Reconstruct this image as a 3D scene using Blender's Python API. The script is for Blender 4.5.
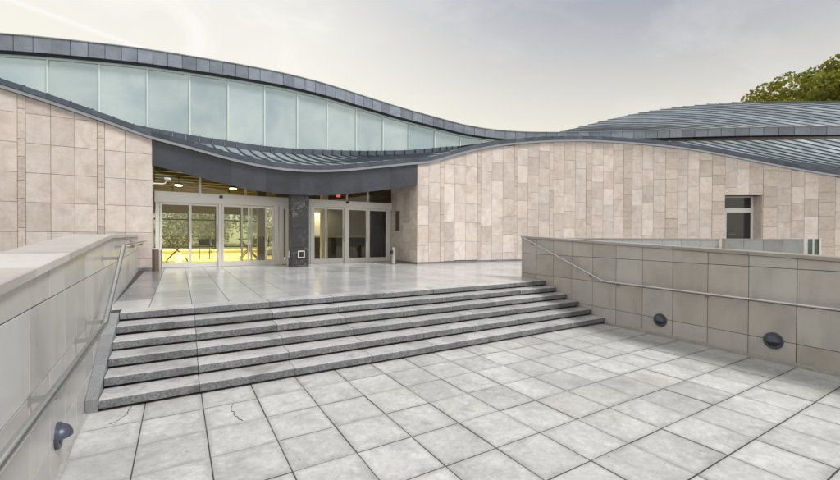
import bpy, math, random
import numpy as np
from mathutils import Matrix, Vector

random.seed(7)
scene = bpy.context.scene
for o in list(bpy.data.objects):
    bpy.data.objects.remove(o)
COL = scene.collection

# ------------------------------------------------------------------ camera
cam_data = bpy.data.cameras.new("camera")
cam = bpy.data.objects.new("camera", cam_data)
COL.objects.link(cam)
cam_data.sensor_width = 36.0
cam_data.lens = 399.356 / 840.0 * 36.0
cam_data.clip_start = 0.05
cam_data.clip_end = 3000
yaw, pitch, roll = 0.5437685, -0.00898944, 0.00459306
fwd = Vector((math.sin(yaw) * math.cos(pitch), math.cos(yaw) * math.cos(pitch), math.sin(pitch)))
rgt = Vector((math.cos(yaw), -math.sin(yaw), 0))
upv = rgt.cross(fwd)
r2 = math.cos(roll) * rgt + math.sin(roll) * upv
u2 = -math.sin(roll) * rgt + math.cos(roll) * upv
m = Matrix((r2, u2, -fwd)).transposed().to_4x4()
m.translation = Vector((0, 0, 1.70))
cam.matrix_world = m
scene.camera = cam

# ------------------------------------------------------------------ world + sun
SUN_ELEV, SUN_AZ = math.radians(52), math.radians(140)      # azimuth clockwise from +Y
world = bpy.data.worlds.new("World")
scene.world = world
world.use_nodes = True
wn, wl = world.node_tree.nodes, world.node_tree.links
wn.clear()
wout = wn.new("ShaderNodeOutputWorld")
sky = wn.new("ShaderNodeTexSky")
sky.sky_type = 'NISHITA'
sky.sun_disc = False
sky.sun_elevation = SUN_ELEV
sky.sun_rotation = SUN_AZ
sky.dust_density = 3.0
bg_sky = wn.new("ShaderNodeBackground")
bg_sky.inputs[1].default_value = 0.09
wl.new(sky.outputs[0], bg_sky.inputs[0])
# thin veil of high cloud, cream on one side of the sky and grey-blue on the other
tc = wn.new("ShaderNodeTexCoord")
dot = wn.new("ShaderNodeVectorMath"); dot.operation = 'DOT_PRODUCT'
dot.inputs[1].default_value = (0.80, -0.26, 0.54)
wl.new(tc.outputs['Generated'], dot.inputs[0])
ramp = wn.new("ShaderNodeValToRGB")
ramp.color_ramp.interpolation = 'EASE'
e = ramp.color_ramp.elements
e[0].position = 0.08; e[0].color = (0.98, 0.96, 0.91, 1)
e[1].position = 0.85; e[1].color = (0.27, 0.305, 0.42, 1)
wl.new(dot.outputs['Value'], ramp.inputs[0])
mp = wn.new("ShaderNodeMapping"); mp.inputs['Scale'].default_value = (1.4, 3.2, 6.0)
mp.inputs['Rotation'].default_value = (0.2, 0.35, 0.6)
wl.new(tc.outputs['Generated'], mp.inputs[0])
nz = wn.new("ShaderNodeTexNoise"); nz.inputs['Scale'].default_value = 1.6
nz.inputs['Detail'].default_value = 6; nz.inputs['Roughness'].default_value = 0.55
nz.inputs['Distortion'].default_value = 0.4
wl.new(mp.outputs[0], nz.inputs['Vector'])
cr = wn.new("ShaderNodeValToRGB")
cr.color_ramp.elements[0].position = 0.50; cr.color_ramp.elements[0].color = (0, 0, 0, 1)
cr.color_ramp.elements[1].position = 0.85; cr.color_ramp.elements[1].color = (.35, .35, .35, 1)
wl.new(nz.outputs['Fac'], cr.inputs[0])
sepz = wn.new("ShaderNodeSeparateXYZ"); wl.new(tc.outputs['Generated'], sepz.inputs[0])
hz = wn.new("ShaderNodeMapRange"); hz.interpolation_type = 'SMOOTHSTEP'      # pale haze towards the horizon, all the way round
hz.inputs['From Min'].default_value = 0.05; hz.inputs['From Max'].default_value = 0.62
hz.inputs['To Min'].default_value = 0.92; hz.inputs['To Max'].default_value = 0.0
wl.new(sepz.outputs[2], hz.inputs['Value'])
mixh = wn.new("ShaderNodeMix"); mixh.data_type = 'RGBA'
wl.new(hz.outputs[0], mixh.inputs['Factor']); wl.new(ramp.outputs[0], mixh.inputs['A'])
mixh.inputs['B'].default_value = (1.17, 1.09, 0.87, 1)
mixc = wn.new("ShaderNodeMix"); mixc.data_type = 'RGBA'
# one ragged bank of high cloud
cd = wn.new("ShaderNodeVectorMath"); cd.operation = 'DOT_PRODUCT'
cd.inputs[1].default_value = (r2 * (225 - 420) / 399.36 - u2 * (12 - 240) / 399.36 + fwd).normalized()
wl.new(tc.outputs['Generated'], cd.inputs[0])
cmask = wn.new("ShaderNodeMapRange"); cmask.interpolation_type = 'SMOOTHSTEP'
cmask.inputs['From Min'].default_value = 0.965; cmask.inputs['From Max'].default_value = 0.998
wl.new(cd.outputs['Value'], cmask.inputs['Value'])
nz2 = wn.new("ShaderNodeTexNoise"); nz2.inputs['Scale'].default_value = 7.0; nz2.inputs['Detail'].default_value = 7
nz2.inputs['Roughness'].default_value = 0.6; nz2.inputs['Distortion'].default_value = 0.9
wl.new(tc.outputs['Generated'], nz2.inputs['Vector'])
cr2 = wn.new("ShaderNodeMapRange"); cr2.inputs['From Min'].default_value = 0.46; cr2.inputs['From Max'].default_value = 0.70
wl.new(nz2.outputs['Fac'], cr2.inputs['Value'])
cmul = wn.new("ShaderNodeMath"); cmul.operation = 'MULTIPLY'
wl.new(cmask.outputs[0], cmul.inputs[0]); wl.new(cr2.outputs[0], cmul.inputs[1])
cadd = wn.new("ShaderNodeMath"); cadd.operation = 'ADD'; cadd.use_clamp = True
wl.new(cmul.outputs[0], cadd.inputs[0]); wl.new(cr.outputs[0], cadd.inputs[1])
wl.new(cadd.outputs[0], mixc.inputs['Factor'])
wl.new(mixh.outputs['Result'], mixc.inputs['A'])
mixc.inputs['B'].default_value = (1.12, 1.08, 1.0, 1)
# a contrail: a thin streak along a great circle
c1 = wn.new("ShaderNodeVectorMath"); c1.operation = 'DOT_PRODUCT'
CT_A = (r2 * (5 - 420) / 399.36 - u2 * (-2 - 240) / 399.36 + fwd).normalized()
CT_B = (r2 * (135 - 420) / 399.36 - u2 * (46 - 240) / 399.36 + fwd).normalized()
ctn = CT_A.cross(CT_B).normalized()
c1.inputs[1].default_value = ctn
wl.new(tc.outputs['Generated'], c1.inputs[0])
ab = wn.new("ShaderNodeMath"); ab.operation = 'ABSOLUTE'
wl.new(c1.outputs['Value'], ab.inputs[0])
mr = wn.new("ShaderNodeMapRange"); mr.inputs['From Min'].default_value = 0.0; mr.inputs['From Max'].default_value = 0.0075
mr.inputs['To Min'].default_value = 0.75; mr.inputs['To Max'].default_value = 0.0
mr.interpolation_type = 'SMOOTHSTEP'
wl.new(ab.outputs[0], mr.inputs['Value'])
c2 = wn.new("ShaderNodeVectorMath"); c2.operation = 'DOT_PRODUCT'
c2.inputs[1].default_value = ((CT_A + CT_B) * 0.5).normalized()
wl.new(tc.outputs['Generated'], c2.inputs[0])
mr2 = wn.new("ShaderNodeMapRange"); mr2.inputs['From Min'].default_value = 0.90; mr2.inputs['From Max'].default_value = 0.99
wl.new(c2.outputs['Value'], mr2.inputs['Value'])
cm = wn.new("ShaderNodeMath"); cm.operation = 'MULTIPLY'
wl.new(mr.outputs[0], cm.inputs[0]); wl.new(mr2.outputs[0], cm.inputs[1])
mixd = wn.new("ShaderNodeMix"); mixd.data_type = 'RGBA'
wl.new(cm.outputs[0], mixd.inputs['Factor'])
wl.new(mixc.outputs['Result'], mixd.inputs['A'])
mixd.inputs['B'].default_value = (1.12, 1.10, 1.04, 1)
bg_veil = wn.new("ShaderNodeBackground")
bg_veil.inputs[1].default_value = 0.74
wl.new(mixd.outputs['Result'], bg_veil.inputs[0])
mixs = wn.new("ShaderNodeMixShader"); mixs.inputs[0].default_value = 0.86
wl.new(bg_sky.outputs[0], mixs.inputs[1]); wl.new(bg_veil.outputs[0], mixs.inputs[2])
wl.new(mixs.outputs[0], wout.inputs[0])

sun_d = bpy.data.lights.new("sun", 'SUN')
sun_d.energy = 2.4
sun_d.angle = math.radians(14)
sun_d.color = (1.0, 0.98, 0.95)
sun = bpy.data.objects.new("sun", sun_d)
COL.objects.link(sun)
sdir = Vector((math.sin(SUN_AZ) * math.cos(SUN_ELEV), math.cos(SUN_AZ) * math.cos(SUN_ELEV), math.sin(SUN_ELEV)))
sun.rotation_euler = (-sdir).to_track_quat('-Z', 'Y').to_euler()
sun.location = sdir * 60

scene.view_settings.view_transform = 'Standard'
scene.view_settings.look = 'None'
scene.view_settings.gamma = 1.0
scene.view_settings.exposure = 0.42
scene.view_settings.use_curve_mapping = False

# ------------------------------------------------------------------ materials
class NT:
    def __init__(s, name):
        s.m = bpy.data.materials.new(name); s.m.use_nodes = True
        s.n = s.m.node_tree.nodes; s.l = s.m.node_tree.links
        s.p = s.n["Principled BSDF"]
    def new(s, t): return s.n.new(t)
    def link(s, a, b): s.l.new(a, b)
    def coords(s, jitter=True, scale=(1, 1, 1)):
        t = s.new("ShaderNodeTexCoord"); out = t.outputs['Object']
        if jitter:
            oi = s.new("ShaderNodeObjectInfo"); s.oi = oi
            mu = s.new("ShaderNodeMath"); mu.operation = 'MULTIPLY'; mu.inputs[1].default_value = 91.7
            s.link(oi.outputs['Random'], mu.inputs[0])
            ad = s.new("ShaderNodeVectorMath"); ad.operation = 'ADD'
            s.link(out, ad.inputs[0]); s.link(mu.outputs[0], ad.inputs[1]); out = ad.outputs[0]
        mp = s.new("ShaderNodeMapping"); mp.inputs['Scale'].default_value = scale
        s.link(out, mp.inputs[0]); return mp.outputs[0]
    def noise(s, vec, scale, detail=5, rough=0.6, dist=0.0):
        n = s.new("ShaderNodeTexNoise"); n.inputs['Scale'].default_value = scale
        n.inputs['Detail'].default_value = detail; n.inputs['Roughness'].default_value = rough
        n.inputs['Distortion'].default_value = dist
        s.link(vec, n.inputs['Vector']); return n.outputs['Fac']
    def ramp(s, fac, stops, interp='LINEAR'):
        r = s.new("ShaderNodeValToRGB"); r.color_ramp.interpolation = interp
        while len(r.color_ramp.elements) < len(stops): r.color_ramp.elements.new(0.5)
        for el, (p, c) in zip(r.color_ramp.elements, stops):
            el.position = p; el.color = (c[0], c[1], c[2], 1) if hasattr(c, '__len__') else (c, c, c, 1)
        s.link(fac, r.inputs[0]); return r.outputs[0]
    def mix(s, fac, a, b, mode='MIX'):
        x = s.new("ShaderNodeMix"); x.data_type = 'RGBA'; x.blend_type = mode
        for sock, v in (('Factor', fac), ('A', a), ('B', b)):
            if hasattr(v, 'links'): s.link(v, x.inputs[sock])
            elif isinstance(v, (int, float)) and sock == 'Factor': x.inputs[sock].default_value = v
            else: x.inputs[sock].default_value = (*v, 1)
        return x.outputs['Result']
    def objvar(s, lo, hi):
        return s.ramp(s.oi.outputs['Random'], [(0, lo), (1, hi)])
    def bump(s, h, strength, dist=0.01):
        b = s.new("ShaderNodeBump"); b.inputs['Strength'].default_value = strength
        b.inputs['Distance'].default_value = dist
        s.link(h, b.inputs['Height']); s.link(b.outputs[0], s.p.inputs['Normal'])
    def color(s, c):
        if hasattr(c, 'links'): s.link(c, s.p.inputs['Base Color'])
        else: s.p.inputs['Base Color'].default_value = (*c, 1)
    def rough(s, v):
        if hasattr(v, 'links'): s.link(v, s.p.inputs['Roughness'])
        else: s.p.inputs['Roughness'].default_value = v

def simple(name, c, rough=0.5, metal=0.0, spec=0.5, var=0.12, scale=6.0):
    t = NT(name); v = t.coords(False)
    n = t.noise(v, scale, 4)
    t.color(t.mix(n, tuple(x * (1 - var) for x in c), tuple(min(1, x * (1 + var)) for x in c)))
    t.p.inputs['Roughness'].default_value = rough; t.p.inputs['Metallic'].default_value = metal
    t.p.inputs['Specular IOR Level'].default_value = spec
    return t.m

def mat_travertine():
    t = NT("pink_travertine"); v = t.coords(True)
    n1 = t.noise(v, 2.2, 5, 0.6, 0.8)
    c = t.ramp(n1, [(0.24, (0.50, 0.43, 0.385)), (0.5, (0.645, 0.575, 0.53)), (0.76, (0.73, 0.68, 0.645))])
    v2 = t.coords(True, (1.0, 1.0, 2.6))
    n2 = t.noise(v2, 6.0, 9, 0.85, 1.4)
    c = t.mix(t.ramp(n2, [(0.53, 0.0), (0.66, 0.6)]), c, (0.44, 0.365, 0.32))
    n3 = t.noise(v, 4.0, 8, 0.8, 0.8)
    c = t.mix(t.ramp(n3, [(0.55, 0.0), (0.66, 0.5)]), c, (0.76, 0.725, 0.70))
    c = t.mix(1.0, c, t.ramp(t.oi.outputs['Random'], [(0, (0.84, 0.82, 0.81)), (0.25, (0.97, 0.93, 0.90)), (0.5, (0.97, 0.97, 0.97)), (0.75, (1.03, 1.0, 0.97)), (1, (1.13, 1.13, 1.13))]), 'MULTIPLY')
    # rain streaks and dirt
    vs = t.coords(False, (9, 9, 0.5))
    st = t.noise(vs, 1.0, 4, 0.6)
    c = t.mix(t.ramp(st, [(0.5, 0.0), (0.75, 0.16)]), c, (0.33, 0.29, 0.26))
    t.color(c); t.rough(t.ramp(n2, [(0.3, 0.45), (0.8, 0.7)]))
    t.bump(t.noise(v, 30, 6, 0.7), 0.15, 0.004)
    return t.m

def mat_rough_stone():
    t = NT("split_face_stone"); v = t.coords(True, (1, 1, 1.8))
    n1 = t.noise(v, 6, 8, 0.7, 0.6)
    c = t.ramp(n1, [(0.3, (0.50, 0.425, 0.365)), (0.5, (0.62, 0.54, 0.475)), (0.75, (0.70, 0.63, 0.57))])
    c = t.mix(1.0, c, t.ramp(t.oi.outputs['Random'], [(0, 0.82), (1, 1.06)]), 'MULTIPLY')
    t.color(c); t.rough(0.85)
    t.bump(t.noise(v, 9, 8, 0.7, 0.5), 0.7, 0.025)
    return t.m

def mat_tile():
    t = NT("weathered_concrete_tile"); v = t.coords(True)
    n1 = t.noise(v, 3.0, 7, 0.65, 0.5)
    c = t.ramp(n1, [(0.26, (0.34, 0.34, 0.335)), (0.46, (0.51, 0.507, 0.49)), (0.72, (0.61, 0.607, 0.588))])
    n2 = t.noise(v, 17, 9, 0.9)
    c = t.mix(t.ramp(n2, [(0.46, 0.0), (0.66, 0.60)]), c, (0.26, 0.255, 0.243))
    n5 = t.noise(v, 9, 6, 0.8, 0.4)
    c = t.mix(t.ramp(n5, [(0.52, 0.0), (0.64, 0.55)]), c, (0.68, 0.68, 0.665))
    vo = t.new("ShaderNodeTexVoronoi"); vo.inputs['Scale'].default_value = 5.5; t.link(v, vo.inputs['Vector'])
    c = t.mix(t.ramp(vo.outputs['Distance'], [(0.035, 0.75), (0.06, 0.0)]), c, (0.13, 0.13, 0.125))
    n4 = t.noise(v, 1.3, 8, 0.75, 1.0)
    c = t.mix(t.ramp(n4, [(0.54, 0.0), (0.72, 0.42)]), c, (0.27, 0.265, 0.25))
    # dirt gathers along the edges of every tile
    g = t.new("ShaderNodeTexCoord"); sp = t.new("ShaderNodeSeparateXYZ"); t.link(g.outputs['Generated'], sp.inputs[0])
    def edge(o):
        a = t.new("ShaderNodeMath"); a.operation = 'SUBTRACT'; a.inputs[1].default_value = 0.5; t.link(o, a.inputs[0])
        b = t.new("ShaderNodeMath"); b.operation = 'ABSOLUTE'; t.link(a.outputs[0], b.inputs[0]); return b.outputs[0]
    mx = t.new("ShaderNodeMath"); mx.operation = 'MAXIMUM'
    t.link(edge(sp.outputs[0]), mx.inputs[0]); t.link(edge(sp.outputs[1]), mx.inputs[1])
    ad = t.new("ShaderNodeMath"); ad.operation = 'ADD'; t.link(mx.outputs[0], ad.inputs[0])
    sc = t.new("ShaderNodeMath"); sc.operation = 'MULTIPLY'; sc.inputs[1].default_value = 0.22; t.link(n4, sc.inputs[0])
    t.link(sc.outputs[0], ad.inputs[1])
    c = t.mix(t.ramp(ad.outputs[0], [(0.52, 0.0), (0.62, 0.45)]), c, (0.26, 0.255, 0.24))
    c = t.mix(1.0, c, t.ramp(t.oi.outputs['Random'], [(0, (0.89, 0.89, 0.88)), (0.4, (0.98, 0.98, 0.975)), (0.8, (1.05, 1.06, 1.07)), (1, (1.0, 0.985, 0.955))]), 'MULTIPLY')
    # broad soiled patches that run over the whole square
    vb = t.new("ShaderNodeNewGeometry"); nb = t.noise(vb.outputs['Position'], 0.55, 5, 0.6, 0.6)
    c = t.mix(t.ramp(nb, [(0.48, 0.0), (0.66, 0.5)]), c, (0.30, 0.29, 0.27))
    t.color(c); t.rough(t.ramp(n1, [(0.3, 0.62), (0.7, 0.5)]))
    t.p.inputs['Specular IOR Level'].default_value = 0.4
    t.bump(n2, 0.35, 0.004)
    return t.m

def mat_granite(name, c_lo, c_hi, rough, speck=130, spec=0.5):
    t = NT(name); v = t.coords(True)
    n = t.noise(v, speck, 3, 0.8)
    c = t.ramp(n, [(0.36, c_lo), (0.62, c_hi)])
    n2 = t.noise(v, 1.8, 6, 0.65, 0.6)
    c = t.mix(t.ramp(n2, [(0.45, 0.0), (0.75, 0.45)]), c, tuple(x * 0.55 for x in c_lo))
    c = t.mix(1.0, c, t.ramp(t.oi.outputs['Random'], [(0, 0.86), (1, 1.10)]), 'MULTIPLY')
    t.color(c); t.rough(t.ramp(n2, [(0.3, rough * 0.8), (0.75, rough * 1.35)]))
    t.p.inputs['Specular IOR Level'].default_value = spec
    t.bump(n, 0.08, 0.002)
    return t.m

def mat_step():
    # split grey granite: rough dark faces, smooth tops painted paler for sky light
    t = NT("step_granite"); v = t.coords(True)
    n = t.noise(v, 48, 4, 0.9)
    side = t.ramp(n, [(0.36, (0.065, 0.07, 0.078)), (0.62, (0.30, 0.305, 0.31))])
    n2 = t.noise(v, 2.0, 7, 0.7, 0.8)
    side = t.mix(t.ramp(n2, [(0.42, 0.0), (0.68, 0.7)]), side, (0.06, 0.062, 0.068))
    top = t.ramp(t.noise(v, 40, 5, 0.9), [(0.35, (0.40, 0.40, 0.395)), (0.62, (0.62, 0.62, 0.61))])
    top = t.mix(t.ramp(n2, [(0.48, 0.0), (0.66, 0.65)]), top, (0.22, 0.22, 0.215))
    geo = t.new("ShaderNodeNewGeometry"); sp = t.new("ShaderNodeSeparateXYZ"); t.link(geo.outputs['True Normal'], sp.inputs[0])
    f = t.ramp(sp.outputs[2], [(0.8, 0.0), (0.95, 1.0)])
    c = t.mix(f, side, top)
    c = t.mix(1.0, c, t.ramp(t.oi.outputs['Random'], [(0, 0.86), (1, 1.10)]), 'MULTIPLY')
    t.color(c); t.rough(t.ramp(f, [(0, 0.7), (1, 0.30)]))
    t.bump(n, 0.25, 0.004)
    return t.m

def mat_zinc(name, c, rough=0.42, metal=0.55):
    t = NT(name); v = t.coords(True, (1, 1, 1))
    n1 = t.noise(v, 1.2, 6, 0.65, 0.5)
    col = t.ramp(n1, [(0.3, tuple(x * 0.72 for x in c)), (0.55, c), (0.8, tuple(x * 1.25 for x in c))])
    n2 = t.noise(v, 14, 5, 0.7)
    col = t.mix(t.ramp(n2, [(0.55, 0.0), (0.8, 0.4)]), col, tuple(x * 1.5 for x in c))
    col = t.mix(1.0, col, t.ramp(t.oi.outputs['Random'], [(0, 0.80), (1, 1.15)]), 'MULTIPLY')
    t.color(col); t.rough(t.ramp(n1, [(0.3, rough * 0.8), (0.8, rough * 1.3)]))
    t.p.inputs['Metallic'].default_value = metal
    t.bump(t.noise(v, 5, 3, 0.5), 0.18, 0.03)
    return t.m

def mat_cladding(name, c, rough):
    t = NT(name); v = t.coords(True)
    n1 = t.noise(v, 1.6, 6, 0.6, 0.5)
    col = t.ramp(n1, [(0.28, tuple(x * 0.82 for x in c)), (0.5, c), (0.72, tuple(x * 1.07 for x in c))])
    vs = t.coords(True, (4, 4, 0.7)); n2 = t.noise(vs, 1.0, 5, 0.6)
    col = t.mix(t.ramp(n2, [(0.52, 0.0), (0.78, 0.34)]), col, tuple(x * 0.55 for x in c))
    col = t.mix(1.0, col, t.ramp(t.oi.outputs['Random'], [(0, (0.88, 0.86, 0.84)), (0.35, (1.0, 0.975, 0.95)), (0.7, (1.0, 1.0, 1.0)), (1, (1.08, 1.09, 1.10))]), 'MULTIPLY')
    t.color(col); t.rough(t.ramp(n1, [(0.3, rough * 0.8), (0.7, rough * 1.25)]))
    t.bump(t.noise(v, 40, 4, 0.6), 0.05, 0.002)
    return t.m

def mat_glass(name, tint, fres=1.25, rough=0.0):
    t = NT(name); t.n.remove(t.p)
    out = [x for x in t.n if x.type == 'OUTPUT_MATERIAL'][0]
    tr = t.new("ShaderNodeBsdfTransparent"); tr.inputs[0].default_value = (*tint, 1)
    gl = t.new("ShaderNodeBsdfGlossy"); gl.inputs['Roughness'].default_value = rough
    fr = t.new("ShaderNodeFresnel"); fr.inputs[0].default_value = fres
    mx = t.new("ShaderNodeMixShader")
    t.link(fr.outputs[0], mx.inputs[0]); t.link(tr.outputs[0], mx.inputs[1]); t.link(gl.outputs[0], mx.inputs[2])
    t.link(mx.outputs[0], out.inputs[0]); return t.m

def mat_coated_glass():
    t = NT("fritted_clerestory_glass"); v = t.coords(True, (0.5, 0.5, 0.6))
    n = t.noise(v, 0.8, 4, 0.55, 0.6)
    c = t.ramp(n, [(0.3, (0.37, 0.47, 0.52)), (0.7, (0.56, 0.65, 0.655))])
    c = t.mix(1.0, c, t.objvar(0.93, 1.05), 'MULTIPLY'); t.color(c); t.p.inputs['Roughness'].default_value = 0.03; t.bump(t.noise(v, 1.6, 2), 0.05, 0.05)
    t.p.inputs['Specular IOR Level'].default_value = 0.8; t.p.inputs['Metallic'].default_value = 0.45
    return t.m

def mat_pillar():
    t = NT("veined_black_granite"); v = t.coords(True)
    n = t.noise(v, 90, 3, 0.8)
    c = t.ramp(n, [(0.35, (0.018, 0.019, 0.022)), (0.65, (0.055, 0.055, 0.058))])
    n2 = t.noise(v, 1.5, 6, 0.7, 1.4)
    vein = t.ramp(n2, [(0.492, 0.0), (0.5, 0.7), (0.508, 0.0)])
    vein = t.mix(1.0, vein, t.ramp(t.noise(v, 2.0, 2), [(0.45, 0.0), (0.6, 1.0)]), 'MULTIPLY')
    c = t.mix(vein, c, (0.55, 0.54, 0.52))
    t.color(c); t.p.inputs['Roughness'].default_value = 0.4
    return t.m

def mat_emit(name, c, s):
    t = NT(name); t.color(c)
    t.p.inputs['Emission Color'].default_value = (*c, 1); t.p.inputs['Emission Strength'].default_value = s
    return t.m

def mat_leaf(name, a, b, trans=0.3):
    t = NT(name); g = t.new("ShaderNodeNewGeometry")
    n = t.noise(g.outputs['Position'], 0.5, 3)
    c = t.mix(t.ramp(n, [(0.35, 0), (0.65, 1)]), a, b)
    c = t.mix(1.0, c, t.ramp(g.outputs['Random Per Island'], [(0, (0.7, 0.75, 0.7)), (0.7, (1.05, 1.05, 1.0)), (1, (1.45, 1.3, 0.95))]), 'MULTIPLY')
    t.color(c); t.p.inputs['Roughness'].default_value = 0.55
    tl = t.new("ShaderNodeBsdfTranslucent"); t.link(c, tl.inputs[0])
    mx = t.new("ShaderNodeMixShader"); mx.inputs[0].default_value = trans
    out = [x for x in t.n if x.type == 'OUTPUT_MATERIAL'][0]
    t.link(t.p.outputs[0], mx.inputs[1]); t.link(tl.outputs[0], mx.inputs[2]); t.link(mx.outputs[0], out.inputs[0])
    return t.m

M = dict(
    trav=mat_travertine(), rough=mat_rough_stone(), tile=mat_tile(), step=mat_step(),
    granite=mat_granite("grey_granite", (0.13, 0.135, 0.14), (0.36, 0.365, 0.37), 0.5),
    slab=mat_granite("honed_terrace_granite", (0.47, 0.475, 0.475), (0.57, 0.57, 0.565), 0.16, 90, 0.7),
    slabdark=mat_granite("dark_terrace_granite", (0.16, 0.165, 0.18), (0.30, 0.30, 0.31), 0.22, 90, 0.7),
    zinc=mat_zinc("weathered_zinc", (0.33, 0.375, 0.40), 0.44, 0.5),
    seam=mat_zinc('dark_seam_zinc', (0.11, 0.13, 0.15), 0.5, 0.4), gutter=mat_zinc('dark_gutter_zinc', (0.10, 0.12, 0.155), 0.42, 0.5),
    zincdark=mat_zinc("blue_grey_zinc", (0.25, 0.28, 0.335), 0.38, 0.5),
    drip=simple("pale_metal_trim", (0.45, 0.48, 0.55), 0.35, 0.6),
    fascia=mat_zinc("dark_slate_metal", (0.062, 0.066, 0.082), 0.45, 0.15),
    soffit=simple("dark_soffit", (0.035, 0.033, 0.03), 0.7),
    joint=simple("dark_joint", (0.055, 0.052, 0.048), 0.95),
    mortar=simple("stone_mortar", (0.27, 0.24, 0.21), 0.95),
    clad=mat_cladding("satin_cladding", (0.475, 0.468, 0.45), 0.34),
    cladr=mat_cladding("beige_satin_cladding", (0.455, 0.428, 0.40), 0.36),
    fillet=simple('old_mortar', (0.34, 0.33, 0.31), 0.95, 0, 0.3, 0.4, 25),
    cladg=mat_cladding('grey_ramp_cladding', (0.36, 0.37, 0.37), 0.4),
    coping=mat_cladding("pale_coping_stone", (0.50, 0.48, 0.455), 0.5),
    copingr=mat_cladding("grey_coping_stone", (0.36, 0.34, 0.315), 0.45),
    steel=simple("brushed_steel", (0.60, 0.59, 0.57), 0.24, 0.95, 0.5, 0.06, 20),
    alu=simple("silver_anodised_aluminium", (0.72, 0.71, 0.68), 0.40, 0.25, 0.5, 0.05),
    steeld=simple('worn_steel', (0.62, 0.61, 0.59), 0.20, 0.95, 0.5, 0.15, 25),
    bracket=simple('dull_steel', (0.33, 0.325, 0.31), 0.5, 0.3),
    white=simple("white_paint", (0.78, 0.78, 0.76), 0.45, 0, 0.5, 0.04),
    black=simple("black_plastic", (0.02, 0.02, 0.022), 0.4),
    lamp=simple("blue_grey_enamel", (0.07, 0.08, 0.11), 0.38, 0.2),
    brown=simple("brown_metal", (0.16, 0.11, 0.09), 0.45, 0.3),
    cglass=mat_coated_glass(), mull=simple("pale_green_mullion", (0.62, 0.72, 0.70), 0.35, 0.2, 0.5, 0.03),
    glass=mat_glass("door_glass", (0.93, 0.95, 0.92), 1.45),
    ggreen=mat_glass("green_glass", (0.42, 0.50, 0.47), 1.5),
    darkglass=simple("dark_window_glass", (0.022, 0.025, 0.028), 0.06, 0, 0.8),
    pillar=mat_pillar(), wood=simple("honey_timber", (0.21, 0.175, 0.11), 0.5, 0, 0.5, 0.25, 12),
    floor=simple("sun_yellow_floor", (0.72, 0.60, 0.26), 0.22, 0, 0.5, 0.15, 3),  # sun patch on the lobby floor put into its yellow colour
    cream=simple('floor_glow_yellow', (0.80, 0.73, 0.46), 0.4, 0, 0.5, 0.06),  # yellow of sunlight on the floor, painted onto the added bench
    plaster=simple("lobby_plaster", (0.42, 0.40, 0.34), 0.8), darkwall=simple("dark_lobby_wall", (0.11, 0.10, 0.088), 0.6),
    ground=simple("bare_ground", (0.20, 0.20, 0.18), 0.95, 0, 0.3, 0.25, 0.6),
    grass=simple("leaf_strewn_grass", (0.55, 0.52, 0.26), 0.9, 0, 0.3, 0.4, 2.0),
    leaf=mat_leaf("autumn_leaf", (0.17, 0.21, 0.03), (0.34, 0.31, 0.045), 0.5),
    hedge=mat_leaf("hazed_garden_leaf", (0.50, 0.50, 0.36), (0.62, 0.60, 0.42), 0.6),  # bright haze beyond the windows put into the pale leaf colour
    bark=simple("bark", (0.09, 0.07, 0.05), 0.9, 0, 0.3, 0.4, 8),
    bulb=mat_emit("warm_diffuser", (1.0, 0.80, 0.42), 9.0), lantern=mat_emit('lantern_paper', (1.0, 0.84, 0.40), 1.3), red=mat_emit("red_exit_diffuser", (1.0, 0.12, 0.05), 0.8),
)

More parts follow.
